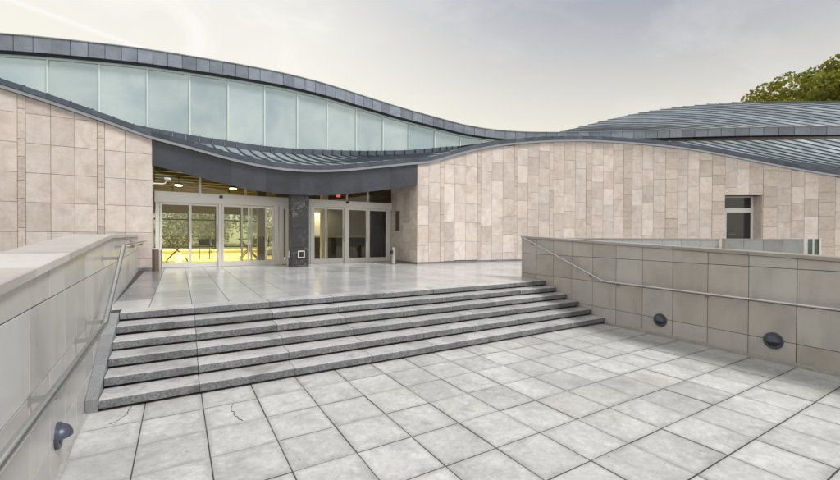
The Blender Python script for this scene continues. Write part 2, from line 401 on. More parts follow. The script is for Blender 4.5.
# ------------------------------------------------------------------ mesh helpers
class MB:
    def __init__(s): s.v = []; s.f = []
    def hexa(s, p):            # 4 bottom + 4 top, counter-clockwise seen from above
        b = len(s.v); s.v += [tuple(q) for q in p]
        for f in ((3, 2, 1, 0), (4, 5, 6, 7), (0, 1, 5, 4), (1, 2, 6, 5), (2, 3, 7, 6), (3, 0, 4, 7)):
            s.f.append(tuple(b + i for i in f))
        return s
    def box(s, x0, x1, y0, y1, z0, z1):
        return s.hexa([(x0, y0, z0), (x1, y0, z0), (x1, y1, z0), (x0, y1, z0), (x0, y0, z1), (x1, y0, z1), (x1, y1, z1), (x0, y1, z1)])
    def chbox(s, x0, x1, y0, y1, z0, z1, c=0.006):   # box with chamfered top edges
        b = len(s.v)
        zc = z1 - c
        s.v += [(x0, y0, z0), (x1, y0, z0), (x1, y1, z0), (x0, y1, z0), (x0, y0, zc), (x1, y0, zc), (x1, y1, zc), (x0, y1, zc),
                (x0 + c, y0 + c, z1), (x1 - c, y0 + c, z1), (x1 - c, y1 - c, z1), (x0 + c, y1 - c, z1)]
        for f in ((3, 2, 1, 0), (0, 1, 5, 4), (1, 2, 6, 5), (2, 3, 7, 6), (3, 0, 4, 7), (4, 5, 9, 8), (5, 6, 10, 9), (6, 7, 11, 10), (7, 4, 8, 11), (8, 9, 10, 11)):
            s.f.append(tuple(b + i for i in f))
        return s
    def panel(s, a, b, za0, zb0, za1, zb1, out, t, c=0.004):
        """upright slab between plan points a and b (left to right seen from outside), bottoms za0/zb0, tops za1/zb1, front proud by t along out"""
        n = len(s.v); ox, oy = out
        L = math.hypot(b[0] - a[0], b[1] - a[1]); dx, dy = (b[0] - a[0]) / L * c, (b[1] - a[1]) / L * c
        back = [(a[0], a[1], za0), (b[0], b[1], zb0), (b[0], b[1], zb1), (a[0], a[1], za1)]
        mid = [(x + ox * (t - c), y + oy * (t - c), z) for x, y, z in back]
        sg = [(dx, dy, c), (-dx, -dy, c), (-dx, -dy, -c), (dx, dy, -c)]
        fr = [(x + ox * t + e[0], y + oy * t + e[1], z + e[2]) for (x, y, z), e in zip(back, sg)]
        s.v += back + mid + fr
        for i in range(4):
            j = (i + 1) % 4
            s.f.append((n + i, n + j, n + 4 + j, n + 4 + i)); s.f.append((n + 4 + i, n + 4 + j, n + 8 + j, n + 8 + i))
        s.f.append((n + 8, n + 9, n + 10, n + 11)); s.f.append((n + 3, n + 2, n + 1, n))
        return s
    def sweep(s, rings, closed=True, caps=True):
        n = len(s.v); k = len(rings[0])
        for r in rings: s.v += [tuple(q) for q in r]
        for i in range(len(rings) - 1):
            for j in range(k if closed else k - 1):
                a, b = n + i * k + j, n + i * k + (j + 1) % k
                s.f.append((a, b, b + k, a + k))
        if closed and caps:
            s.f.append(tuple(n + j for j in reversed(range(k)))); s.f.append(tuple(n + (len(rings) - 1) * k + j for j in range(k)))
        return s
    def tube(s, pts, r, seg=12, r_end=None):
        pts = [Vector(p) for p in pts]; rings = []
        for i, p in enumerate(pts):
            d = (pts[min(i + 1, len(pts) - 1)] - pts[max(i - 1, 0)]).normalized()
            ref = Vector((0, 0, 1)) if abs(d.z) < 0.9 else Vector((1, 0, 0))
            a = d.cross(ref).normalized(); b = d.cross(a)
            rr = r if r_end is None else r + (r_end - r) * i / (len(pts) - 1)
            rings.append([p + rr * (math.cos(2 * math.pi * k / seg) * a + math.sin(2 * math.pi * k / seg) * b) for k in range(seg)])
        return s.sweep(rings)
    def lathe(s, prof, origin, axis=Vector((0, 0, 1)), seg=20):
        axis = Vector(axis).normalized(); ref = Vector((0, 0, 1)) if abs(axis.z) < 0.9 else Vector((1, 0, 0))
        a = axis.cross(ref).normalized(); b = axis.cross(a); o = Vector(origin)
        rings = [[o + axis * h + max(r, 1e-4) * (math.cos(2 * math.pi * k / seg) * a + math.sin(2 * math.pi * k / seg) * b) for k in range(seg)] for r, h in prof]
        return s.sweep(rings)
    def mesh(s, name, mat, smooth=False):
        me = bpy.data.meshes.new(name); me.from_pydata(s.v, [], s.f); me.update()
        if mat: me.materials.append(mat)
        import bmesh
        bm = bmesh.new(); bm.from_mesh(me); bmesh.ops.recalc_face_normals(bm, faces=bm.faces); bm.to_mesh(me); bm.free()
        if smooth:
            me.polygons.foreach_set("use_smooth", [True] * len(me.polygons))
            me.set_sharp_from_angle(angle=math.radians(35))
        return me
    def build(s, name, mat, parent=None, smooth=False, loc=None):
        o = bpy.data.objects.new(name, s.mesh(name, mat, smooth)); COL.objects.link(o)
        if loc: o.location = loc
        if parent: o.parent = parent
        if parent and not loc:               # keep the mesh in world space
            o.location = -world_loc(parent)
        return o

def world_loc(o):
    v = Vector(o.location)
    while o.parent: o = o.parent; v = v + Vector(o.location)
    return v

def empty(name, loc, label=None, cat=None, group=None, parent=None):
    o = bpy.data.objects.new(name, None); COL.objects.link(o); o.empty_display_size = 0.3
    o.location = loc
    if parent: o.parent = parent; o.location = Vector(loc) - world_loc(parent)
    if label: tag(o, label, cat, group)
    return o
def tag(o, label, cat, group=None):
    o["label"] = label; o["category"] = cat
    if group: o["group"] = group
    return o
def structure(o): o["kind"] = "structure"; return o

def curve(tab):
    xs = np.array([a for a, b in tab], float); ys = np.array([b for a, b in tab], float)
    d = np.gradient(ys, xs)
    def f(x):
        x = min(max(x, xs[0]), xs[-1]); i = int(min(np.searchsorted(xs, x, 'right') - 1, len(xs) - 2)); i = max(i, 0)
        h = xs[i + 1] - xs[i]; t = (x - xs[i]) / h
        return float((2 * t**3 - 3 * t**2 + 1) * ys[i] + (t**3 - 2 * t**2 + t) * h * d[i] + (-2 * t**3 + 3 * t**2) * ys[i + 1] + (t**3 - t**2) * h * d[i + 1])
    return f

# ------------------------------------------------------------------ dimensions
LZ = 0.684                       # terrace level above the square
RISE, TREAD, STEP_Y = 0.114, 0.32, 4.85
def WL(y): return -0.64 - 0.025 * y            # inner face of the long pale parapet
def WR(y): return 6.83 + 0.0788 * y            # inner face of the beige parapet
XL, XR = -0.65, 7.42                            # entrance bay
def plan(x):
    if x < XL: return Vector((x, 13.9))
    if x < XR: return Vector((x, 13.9 - 1.4 * (x - XL) / (XR - XL)))
    return Vector((x, 12.5 - (0.03 * (x - 9) ** 2 if x > 9 else 0)))
def slope(x): return -0.06 * (x - 9) if x > 9 else 0.0
def nrm(x):
    sl = slope(x)
    if XL <= x < XR: sl = -1.4 / (XR - XL)
    v = Vector((-sl, 1.0)); return v.normalized()
def back(x, d):
    sl = slope(x); n = Vector((-sl, 1.0)).normalized()
    if x <= 9: return Vector((x, 12.5 + d))
    return Vector((x, 12.5 - 0.03 * (x - 9) ** 2)) + d * n
zE = curve([(-9, 6.35), (-6.5, 5.9), (-3.8, 5.33), (-2.84, 5.09), (-1.84, 4.81), (-.65, 4.46), (.37, 4.24), (1.16, 4.05), (1.91, 3.90), (2.79, 3.80), (3.7, 3.79), (4.67, 3.87), (5.8, 4.05), (7.0, 4.25), (7.98, 4.42), (9.12, 4.81), (10.31, 5.17), (11.1, 5.37), (12.24, 5.58), (14.3, 5.83), (15.5, 5.90), (16.65, 5.89), (18.18, 5.81), (19.54, 5.64), (20.9, 5.34), (22.16, 4.98), (23.4, 4.61), (24.4, 4.33), (27, 3.75), (34.5, 3.0)])
zTop = curve([(-9, 7.1), (-7, 7.62), (-4.9, 8.07), (-3.8, 8.23), (-2.43, 8.39), (-1.21, 8.51), (.73, 8.62), (2.2, 8.68), (4.0, 8.70), (5.9, 8.60), (7.34, 8.44), (8.74, 8.29), (10, 8.13), (11.24, 7.95), (12.06, 7.81), (13.4, 7.68), (14.73, 7.66), (16.05, 7.71), (17.5, 7.79), (20.08, 7.90), (22.94, 7.94), (24.86, 7.88), (26.74, 7.74), (30, 7.45)])
def zBot(x): return zTop(x) - (0.50 if x < 8 else 0.50 - 0.06 * min(1, (x - 8) / 5))
zGl = curve([(-9, 6.7), (-4.9, 6.15), (-1.22, 5.74), (.73, 5.60), (1.76, 5.56), (3.11, 5.52), (4.58, 5.57), (5.9, 5.67), (7.35, 5.80), (9.7, 6.12), (11.35, 6.5), (13.5, 7.02), (15, 7.25), (30, 7.3)])
def zUp(x): return min(zGl(x) - 0.26, zBot(x) - 0.03)
dBack = curve([(-9, 9.5), (5, 9.5), (9, 10), (14, 13), (19, 16), (33, 16)])
zV = curve([(-9, 6.9), (-4, 7.7), (2, 8.2), (8, 8.05), (12, 8.1), (15, 8.9), (17, 9.6), (19.24, 10.61), (20.48, 11.27), (22.32, 12.15), (23.52, 12.51), (24.7, 12.69), (25.8, 12.75), (26.86, 12.68), (27.85, 12.5), (28.78, 12.27), (29.87, 11.87), (33, 10.6)])

# ------------------------------------------------------------------ ground, square, terrace
structure(MB().box(-900, 900, -900, 900, -0.6, -0.12).build("ground", M['ground']))
plaza = structure(MB().box(-0.72, 8.2, -6.0, 5.0, -0.11, -0.0045).build("plaza", M['joint']))
CP, RP = 0.4956, 0.505
tile_me = MB().chbox(-CP / 2 + 0.004, CP / 2 - 0.004, -RP / 2 + 0.0055, RP / 2 - 0.0055, -0.03, 0.0, 0.0025).mesh("paving_tile", M['tile'])
def tile(x, y, sx=1.0, name="paving_tile"):
    o = bpy.data.objects.new(name, tile_me); COL.objects.link(o); o.parent = plaza
    o.location = (x, y, random.uniform(-0.003, 0.002)); o.scale = (sx, 1, 1)
    o.rotation_euler = (random.uniform(-.003, .003), random.uniform(-.003, .003), random.uniform(-.003, .003) + random.choice((0, math.pi)))
    return o
for j in range(0, 15):
    y = 4.945 - RP * (j + 0.5)
    for i in range(-1, 15):
        x0 = 0.207 + CP * (i - 1)
        x1 = x0 + CP
        if i == -1: x0 = WL(y) + 0.004
        lim = WR(y) - 0.02
        if x0 > lim - 0.03: continue
        x1 = min(x1, lim)
        tile((x0 + x1) / 2, y, (x1 - x0) / CP)
# hairline cracks in two tiles
def crack(pts, w=0.0035):
    mb = MB(); q = [pts[0]]
    for a, b in zip(pts[:-1], pts[1:]):
        for t in (.33, .66, 1.0): q.append((a[0] + (b[0] - a[0]) * t + random.uniform(-.007, .007), a[1] + (b[1] - a[1]) * t + random.uniform(-.007, .007)))
    pts = q
    for (a, b) in zip(pts[:-1], pts[1:]):
        d = Vector((b[0] - a[0], b[1] - a[1], 0)).normalized(); n = Vector((-d.y, d.x, 0)) * w / 2
        A, B = Vector((*a, 0.0022)), Vector((*b, 0.0022))
        mb.hexa([A - n - Vector((0, 0, .01)), A + n - Vector((0, 0, .01)), B + n - Vector((0, 0, .01)), B - n - Vector((0, 0, .01)), A - n, A + n, B + n, B - n])
    return mb.build("crack", M['joint'], plaza)
crack([(.47, 4.42), (.455, 4.34), (.44, 4.27), (.455, 4.19), (.45, 4.12), (.48, 4.04), (.50, 3.96)])
crack([(-.40, 4.86), (-.42, 4.76), (-.41, 4.68), (-.45, 4.62), (-.47, 4.55), (-.54, 4.50)])

terrace = structure(MB().box(-4.6, 14.9, 6.60, 24.5, -0.11, LZ - 0.006).build("terrace", M['joint']))
mb = MB()
mb.box(14.9, 60, 2.0, 40, -0.11, LZ - 0.006); mb.box(7.62, 14.9, -6, 6.6, -0.11, LZ - 0.006); mb.box(14.9, 60, -6, 2.0, -0.11, LZ - 0.006)
structure(mb.build("pavement", M['slab']))
xs = [WL(9) + 0.04, -0.36] + [0.17 + 0.5 * k for k in range(0, 31)]
ys = [6.79, 7.62] + [7.62 + 0.99 * k for k in range(1, 8)]
for i in range(len(xs) - 1):
    for j in range(len(ys) - 1):
        x0, x1, y0, y1 = xs[i], xs[i + 1], ys[j], ys[j + 1]
        if xs[i] > XR and y0 > 12.0: continue
        if y1 > 14.0 : y1 = 14.52
        mb = MB().chbox(x0 - (x0 + x1) / 2 + .0035, x1 - (x0 + x1) / 2 - .0035, y0 - (y0 + y1) / 2 + .0035, y1 - (y0 + y1) / 2 - .0035, -0.034, 0, 0.003)
        o = mb.build("paving_slab", M['slabdark'] if (i == 0 and j > 0) else M['slab'], terrace, loc=((x0 + x1) / 2, (y0 + y1) / 2, LZ + random.uniform(-.001, .001)))

# ------------------------------------------------------------------ stairs
stairs = tag(empty("granite_stairs", (3.2, 4.85, 0)), "six wide grey granite steps between the two parapets", "stairs") if False else \
    empty("granite_stairs", (3.2, STEP_Y, 0), "six wide grey granite steps rising from the tiled square to the entrance terrace", "stairs")
def worn_block(x0, x1, dp, z0, z1):
    mb = MB(); nseg = max(4, int((x1 - x0) / .045)); rings = []
    w = 0.0
    for i in range(nseg + 1):
        x = x0 + (x1 - x0) * i / nseg
        w = .7 * w + random.uniform(-.0016, .0016)
        c = .009 + abs(random.gauss(0, .002)) + (.012 * random.random() if random.random() < .05 else 0) + (.006 if i in (0, nseg) else 0)
        rings.append([(x, w, z0 + random.uniform(-.001, .002)), (x, w, z1 - c), (x, w + c * .35, z1 - c * .3), (x, w + c * 1.2, z1), (x, dp, z1), (x, dp, z0)])
    return mb.sweep(rings)
core = MB()
for n in range(6):
    core.box(-0.70, WR(6) + 0.02, STEP_Y + TREAD * n + 0.05, 6.66, RISE * n - 0.05, RISE * n + 0.075)
core.build("core", M['joint'], stairs)
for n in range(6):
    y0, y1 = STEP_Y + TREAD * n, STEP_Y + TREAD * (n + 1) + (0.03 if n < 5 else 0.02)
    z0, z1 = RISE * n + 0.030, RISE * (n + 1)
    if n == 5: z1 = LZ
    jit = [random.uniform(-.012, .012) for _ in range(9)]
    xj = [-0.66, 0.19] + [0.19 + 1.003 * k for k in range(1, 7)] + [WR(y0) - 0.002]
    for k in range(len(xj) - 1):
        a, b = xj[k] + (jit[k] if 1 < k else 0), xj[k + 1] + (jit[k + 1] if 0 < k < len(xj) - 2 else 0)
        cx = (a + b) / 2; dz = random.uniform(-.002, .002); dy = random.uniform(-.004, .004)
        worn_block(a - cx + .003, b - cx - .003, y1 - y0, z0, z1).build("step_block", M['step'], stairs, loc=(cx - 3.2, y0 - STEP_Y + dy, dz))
# sloping granite stringer along the pale parapet
mb = MB()
zc = lambda y: RISE + (y - STEP_Y) * RISE / TREAD + 0.012
for a, b in ((4.86, 5.40), (5.404, 5.94), (5.944, 6.50)):
    mb = MB(); rings = []
    for y in (a, b):
        zt = min(zc(y), LZ + 0.004); x0, x1 = WL(y) + 0.003, -0.664
        rings.append([(x0, y, -0.01), (x1, y, -0.01), (x1, y, zt), (x0, y, zt)])
    mb.sweep(rings).build("stringer", M['granite'], stairs)

# ------------------------------------------------------------------ parapet walls
def parapet(name, label, wx, ys_, rows, top, inward, mat, capmat, y_end, thick, base):
    yb = ys_[0]
    root = empty(name, (wx(0), yb, 0), label, "wall")
    sgn = inward                                   # +1: shows its face towards +X
    core = MB(); rings = []
    for y in ys_:
        f = wx(y) - sgn * 0.022; g = wx(y) - sgn * thick
        rings.append([(f, y, -0.1), (g, y, -0.1), (g, y, top(y) - 0.055), (f, y, top(y) - 0.055)])
    core.sweep(rings).build("core", M['joint'], root)
    for a, b in zip(ys_[:-1], ys_[1:]):
        for k in range(len(rows)):
            z0 = rows[k]; z1 = rows[k + 1] if k + 1 < len(rows) else None
            g = 0.0035
            za1 = (z1 - g) if z1 else top(a) - 0.058; zb1 = (z1 - g) if z1 else top(b) - 0.058
            if base(b) > za1 + .02 : continue
            p, q = Vector((wx(a + g) - sgn * 0.02, a + g)), Vector((wx(b - g) - sgn * 0.02, b - g))
            if sgn > 0: p, q = q, p; za1, zb1 = zb1, za1
            t = 0.020 + random.uniform(-.0012, .0012)
            MB().panel(p, q, z0 + g, z0 + g, za1, zb1, (sgn, 0), t, 0.002).build("cladding_panel", mat, root)
    for a, b in zip(ys_[:-1:2], list(ys_[2::2]) + ([ys_[-1]] if len(ys_) % 2 == 0 else [])):
        rings = []
        for y in (a + 0.003, b - 0.003):
            x0 = wx(y) + sgn * 0.03; x1 = wx(y) - sgn * (thick + 0.03); zt = top(y); c = 0.006
            rings.append([(x0, y, zt - 0.052), (x1, y, zt - 0.052), (x1, y, zt - c), (x1 + sgn * c, y, zt), (x0 - sgn * c, y, zt), (x0, y, zt - c)])
        MB().sweep(rings).build("coping_slab", capmat, root)
    return root
ysL = [3.03 - 0.475 * k for k in range(12, 0, -1)] + [3.03 + 0.475 * k for k in range(0, 23)] + [13.75]
topL = lambda y: 1.496 + (min(y, 6.8) - 2.7) * 0.0515
parapet("parapet_wall", "long pale grey panelled parapet with a broad coping beside the steps, running to the stone facade",
        WL, ysL, [-0.01, 0.30, 0.79, 1.28], topL, 1, M['clad'], M['coping'], 13.75, 0.36, lambda y: 0.0 if y < 5.2 else (LZ if y > 6.8 else 0))
ysR = [7.295 - 0.5365 * k for k in range(23, -1, -1)]
topR = lambda y: 1.727 - (7.3 - y) * 0.0452
parapet("parapet_wall", "beige panelled parapet carrying two dark round lights and a steel handrail",
        WR, ysR, [-0.01, 0.30, 0.80, 1.29], topR, -1, M['cladr'], M['copingr'], 7.3, 0.30, lambda y: 0.0)
sk = [o for o in COL.objects if o.name.startswith("parapet_wall")][0]
rings = []
for k in range(60):
    y = -3 + 7.83 * k / 59; x = WL(y); w = .020 + random.uniform(-.006, .008); h = .022 + random.uniform(-.006, .010)
    rings.append([(x - .004, y, -.012), (x + w, y, -.012), (x + w, y, .004), (x + .006, y, h), (x - .004, y, h)])
MB().sweep(rings).build("mortar_fillet", M['fillet'], sk)
sk = [o for o in COL.objects if o.name.startswith("parapet_wall")][-1]
rings = []
for k in range(90):
    y = -4 + 8.84 * k / 89; x = WR(y); w = .034 + random.uniform(-.008, .008); h = .048 + random.uniform(-.014, .012)
    rings.append([(x + .004, y, -.012), (x - w, y, -.012), (x - w + .004, y, h * .7), (x - .012, y, h), (x + .004, y, h)])
MB().sweep(rings).build("mortar_fillet", M['fillet'], sk)

# ------------------------------------------------------------------ handrails
def handrail(label, path, r, brackets, wx, mat):
    root = empty("handrail", path[0], label, "handrail")
    # round the bends
    P = [Vector(p) for p in path]; pts = [P[0]]
    for i in range(1, len(P) - 1):
        a, b, c = P[i - 1], P[i], P[i + 1]; d0 = (a - b).normalized(); d1 = (c - b).normalized(); k = 0.07
        for t in (0, .25, .5, .75, 1): pts.append((b + d0 * k) * (1 - t) ** 2 + 2 * b * t * (1 - t) + (b + d1 * k) * t ** 2)
    pts.append(P[-1])
    MB().tube(pts, r, 14).build("rail", mat, root, smooth=True)
    for (y, z) in brackets:
        xw = wx(y); xr = path[0][0] if False else None
        # rail x at that y
        for a, b in zip(P[:-1], P[1:]):
            if min(a.y, b.y) <= y <= max(a.y, b.y):
                t = (y - a.y) / (b.y - a.y); q = a.lerp(b, t)
        s = 1 if q.x > xw else -1
        mb = MB(); mb.box(min(xw, q.x + s * .02), max(xw, q.x + s * .02), y - .004, y + .004, q.z - .062, q.z - .026)
        mb.lathe([(0.006, 0), (0.006, .05)], (q.x, y, q.z - .055), (0, 0, 1), 8)
        mb.box(min(xw, xw + s * .006), max(xw, xw + s * .006), y - .022, y + .022, q.z - .075, q.z - .012)
        mb.build("bracket", M["bracket"], root)
    return root
handrail("steel handrail on long brackets climbing beside the steps along the pale grey parapet",
         [(-0.59, -3, 0.72), (-0.60, 4.77, 0.85), (-0.60, 6.33, 1.565), (-0.60, 10.4, 1.565), (WL(10.4) + .01, 10.42, 1.565)], 0.0245,
         [(0.2, 0), (1.6, 0), (3.02, 0), (4.39, 0), (4.89, 0), (6.1, 0), (7.6, 0), (9.2, 0)], WL, M['steeld'])
handrail("thin steel handrail rising diagonally to the top corner of the beige parapet",
         [(WR(-3) - .085, -3, 0.835), (WR(4.82) - .085, 4.82, 0.835), (WR(7.24) - .085, 7.24, 1.715), (WR(7.27) - .002, 7.27, 1.715)], 0.018,
         [(-.1, 0), (1.45, 0), (3.0, 0), (4.55, 0), (5.15, 0), (6.85, 0)], WR, M['steel'])

# ------------------------------------------------------------------ wall lights
def wall_light(x, y, z, s, label, size=1.0):
    root = empty("wall_light", (x, y, z), label, "wall light", "round step lights on the parapets")
    prof = [(.112, 0), (.112, .018), (.104, .028)]
    MB().lathe(prof, (x, y, z), (s, 0, 0), 28).build("backplate", M['lamp'], root, True)
    seg = 28; rings = []                            # hooded upper half: quarter dome
    mb = MB(); o = Vector((x, y, z))
    N = 7
    for i in range(N + 1):
        ph = i / N * math.pi / 2
        row = []
        for k in range(15):
            th = math.pi * k / 14
            rr = .100 * math.cos(ph)
            row.append(o + Vector((s * (.024 + .085 * math.sin(ph)), rr * math.cos(th), rr * math.sin(th) * 1.0 - 0.004)))
        rings.append(row)
    mb.sweep(rings, closed=False)
    under = [r[0] for r in rings] + [r[-1] for r in reversed(rings)]
    n = len(mb.v); mb.v += [tuple(q) for q in under]; mb.f.append(tuple(range(n, n + len(under))))
    mb.build("hood", M['lamp'], root, True)
    MB().lathe([(.080, 0.024), (.070, .034), (.03, .038)], (x, y, z), (s, 0, 0), 20).build("lens", M['black'], root, True)
    root.scale = (size, size, size)
    return root
wall_light(WR(3.74) - .001, 3.74, .275, -1, "dark round hooded light on the beige parapet, the one nearer the steps")
wall_light(WR(2.17) - .001, 2.17, .290, -1, "dark round hooded light on the beige parapet, the one farther from the steps")
wall_light(WL(3.70) + .001, 3.70, .290, 1, "blue grey hooded light low on the pale grey parapet under its handrail", 0.82)

# ------------------------------------------------------------------ museum building
museum = empty("museum_building", (7, 14, LZ), "wave roofed museum clad in pinkish stone with zinc roofs and a glazed entrance", "building")
DOOR = (20.91, 22.17, 3.60)                          # side doorway in the curved wall

def facade(name, cols, z_low, course, stag, mat_core):
    xs_ = [c[0] for c in cols] + [cols[-1][1]]
    mb = MB()
    def add(xa, xb, z0, top):
        n = max(1, int((xb - xa) / 0.6)); rings = []
        for i in range(n + 1):
            x = xa + (xb - xa) * i / n; p = plan(x); nn = nrm(x)
            if abs(x - XL) < .002: nn = Vector((0, 1))
            if abs(x - XR) < .002: nn = Vector((0, 1))
            f = p + nn * 0.032; g = p + nn * 0.42; zt = (zE(x) - 0.012) if top is None else top
            rings.append([(f.x, f.y, z0), (g.x, g.y, z0), (g.x, g.y, zt), (f.x, f.y, zt)])
        mb.sweep(rings)
    if xs_[-1] > DOOR[0]:
        add(xs_[0], DOOR[0], LZ - .05, None); add(DOOR[0], DOOR[1], DOOR[2], None); add(DOOR[1], xs_[-1], LZ - .05, None)
    else: add(xs_[0], xs_[-1], LZ - .05, None)
    wall = mb.build(name, mat_core, museum)
    for (xa, xb, kind) in cols:
        g = 0.004; a, b = xa + g, xb - g
        pa, pb = plan(a), plan(b); d = (pb - pa).normalized(); out = Vector((d.y, -d.x))
        nn = -out
        h = course
        z = z_low - (random.uniform(0, h) if stag else (0 if kind == 's' else random.uniform(0, h)))
        while True:
            z0, z1 = max(z, LZ + 0.07), z + h - 2 * g
            if kind == 'r': z1 = z + (h := course * random.choice((0.6, 0.8, 1.0))) - 2 * g
            z += h
            if z1 < LZ + 0.12: continue
            ta, tb = zE(a) - 0.006, zE(b) - 0.006
            if z0 > max(ta, tb) - 0.03: break
            if a > DOOR[0] - .02 and b < DOOR[1] + .02:
                if z1 < DOOR[2] + .05: continue
                z0 = max(z0, DOOR[2])
            za1, zb1 = min(z1, ta), min(z1, tb)
            za0, zb0 = min(z0, za1 - .004), min(z0, zb1 - .004)
            t = 0.032 + random.uniform(-.002, .002) if kind == 's' else 0.034 + random.uniform(0, .008)
            p, q = pa + nn * 0.031, pb + nn * 0.031
            MB().panel(p, q, za0, zb0, za1, zb1, out, t, 0.003 if kind == 's' else 0.004).build("stone_panel" if kind == 's' else "rough_stone_panel", M['trav' if kind == 's' else 'rough'], wall)
    # dark plinth
    mb = MB(); rings = []
    for i in range(41):
        x = xs_[0] + (xs_[-1] - xs_[0]) * i / 40
        if xs_[-1] > 20: x = min(x, DOOR[0])
        p = plan(x); nn = nrm(x) if not (abs(x - XL) < .01 or abs(x - XR) < .01) else Vector((0, 1)); f = p - nn * 0.0; gq = p + nn * .3
        rings.append([(f.x, f.y, LZ - .04), (gq.x, gq.y, LZ - .04), (gq.x, gq.y, LZ + .062), (f.x, f.y, LZ + .062)])
        if x == DOOR[0]: break
    mb.sweep(rings).build("plinth", M['granite'], wall)
    return wall

left_x = [(-0.66 - 0.62, -0.655, 's'), (-1.74, -1.28, 's'), (-1.90, -1.74, 'r'), (-2.37, -1.90, 's'), (-2.85, -2.37, 's'), (-3.33, -2.85, 's'), (-3.48, -3.33, 'r')]
x = -3.48
for k in range(3):
    for kind, w in (('s', .475), ('s', .475), ('s', .475), ('r', .155)):
        if x - w > -8.3: left_x.append((x - w, x, kind)); x -= w
facade("stone_facade", sorted(left_x), 0.275, 0.752, False, M['mortar'])
J = [7.43, 7.93, 8.44, 8.61, 9.11, 9.64, 10.2, 10.37, 10.9, 11.43, 11.97, 12.13, 12.64, 13.16, 13.67, 13.85, 14.36, 14.87, 15.36, 15.62, 16.12, 16.56, 17.0, 17.37, 17.79, 18.24, 18.72, 19.18, 19.58, 20.0, 20.46, 20.91, 21.32, 21.73, 22.17, 22.63, 23.03, 23.42, 23.82, 24.28, 24.66, 25.04, 25.42, 25.95, 26.3, 26.7]
rough_after = {8.44, 10.2, 11.97, 13.67, 15.36, 17.0, 18.72, 20.46, 22.17, 23.82, 25.42}
facade("stone_facade", [(a, b, 'r' if a in rough_after else 's') for a, b in zip(J[:-1], J[1:])], 0.5, 0.74, True, M['mortar'])

# entrance side wall (returns from the corner back to the doors) and left jamb
side = MB().box(XR + .03, XR + .42, 12.93, 14.62, LZ - .05, 4.3).build("return_wall", M['mortar'], museum)
yy = [12.53, 13.03, 13.53, 14.03, 14.55]
for a, b in zip(yy[:-1], yy[1:]):
    z = LZ + .07 - random.uniform(0, .3)
    while z < 4.1:
        z1 = min(z + .74, 4.2); z0 = max(z, LZ + .07)
        MB().panel((XR + .03, b - .004), (XR + .03, a + .004), z0, z0, z1 - .007, z1 - .007, (-1, 0), .03, .003).build("stone_panel", M['trav'], side)
        z += .74
MB().box(XR + .002, XR + .3, 12.56, 14.55, LZ - .03, LZ + .062).build("plinth", M['granite'], side)
jamb = MB().box(-1.05, XL, 13.935, 14.62, LZ - .05, 4.3).build("return_wall", M['alu'], museum)

# side doorway
p0, p1 = plan(DOOR[0]), plan(DOOR[1]); dv = (p1 - p0).normalized(); nb = Vector((-dv.y, dv.x))
door = empty("side_door", (p0.x + nb.x * .6, p0.y + nb.y * .6, LZ), parent=museum)
door["label"] = "white framed glazed side door set back in the stone wall"
W = (p1 - p0).length; DEP = 0.62
def dbox(u0, u1, w0, w1, z0, z1):
    c = lambda u, w: p0 + dv * u + nb * w
    q = [c(u0, w0), c(u1, w0), c(u1, w1), c(u0, w1)]
    return [(a.x, a.y, z0) for a in q] + [(a.x, a.y, z1) for a in q]
mb = MB(); mb.hexa(dbox(W, W + .3, .035, DEP + .3, LZ - .05, DOOR[2] + .3)); mb.hexa(dbox(-.3, 0, .035, DEP + .3, LZ - .05, DOOR[2] + .3))
rv = mb.build("reveal", M['mortar'], museum)
z = LZ
for zz0, zz1 in ((LZ, 1.32), (1.32, 2.1), (2.1, 2.86), (2.86, 3.6)):
    c0, c1_ = p0 + dv * (W - .0) + nb * .02, p0 + dv * W + nb * (DEP)
    MB().panel(c0, c1_, zz0 + .004, zz0 + .004, zz1 - .004, zz1 - .004, (-dv.x, -dv.y), .028, .003).build("stone_panel", M['trav'], rv)
MB().hexa(dbox(-.02, W + .02, .04, DEP, DOOR[2], DOOR[2] + .06)).build("lintel", M['soffit'], museum)
mb = MB()
for (u0, u1, z0, z1) in ((0, .05, LZ, DOOR[2]), (W - .12, W, LZ, DOOR[2]), (.05, W - .12, 2.86, 3.06), (.05, W - .12, DOOR[2] - .05, DOOR[2]), (.24, .42, LZ, 2.86), (.42, W - .12, LZ, LZ + .10)):
    mb.hexa(dbox(u0, u1, DEP - .06, DEP + .02, z0, z1))
mb.build("frame", M['white'], door)
for (u0, u1, z0, z1) in ((.05, W - .12, 3.06, DOOR[2] - .05), (.05, .24, LZ, 2.86), (.42, W - .12, LZ + .10, 2.86)):
    MB().hexa(dbox(u0, u1, DEP - .03, DEP - .01, z0, z1)).build("pane", M['darkglass'], door)
hp = p0 + dv * .46 + nb * (DEP - .13)
MB().tube([(hp.x + nb.x * .07, hp.y + nb.y * .07, 1.86), (hp.x, hp.y, 1.84), (hp.x + dv.x * .3, hp.y + dv.y * .3, 1.84), (hp.x + dv.x * .34 + nb.x * .07, hp.y + dv.y * .34 + nb.y * .07, 1.80)], .014, 8).build("handle", M['steel'], door, True)

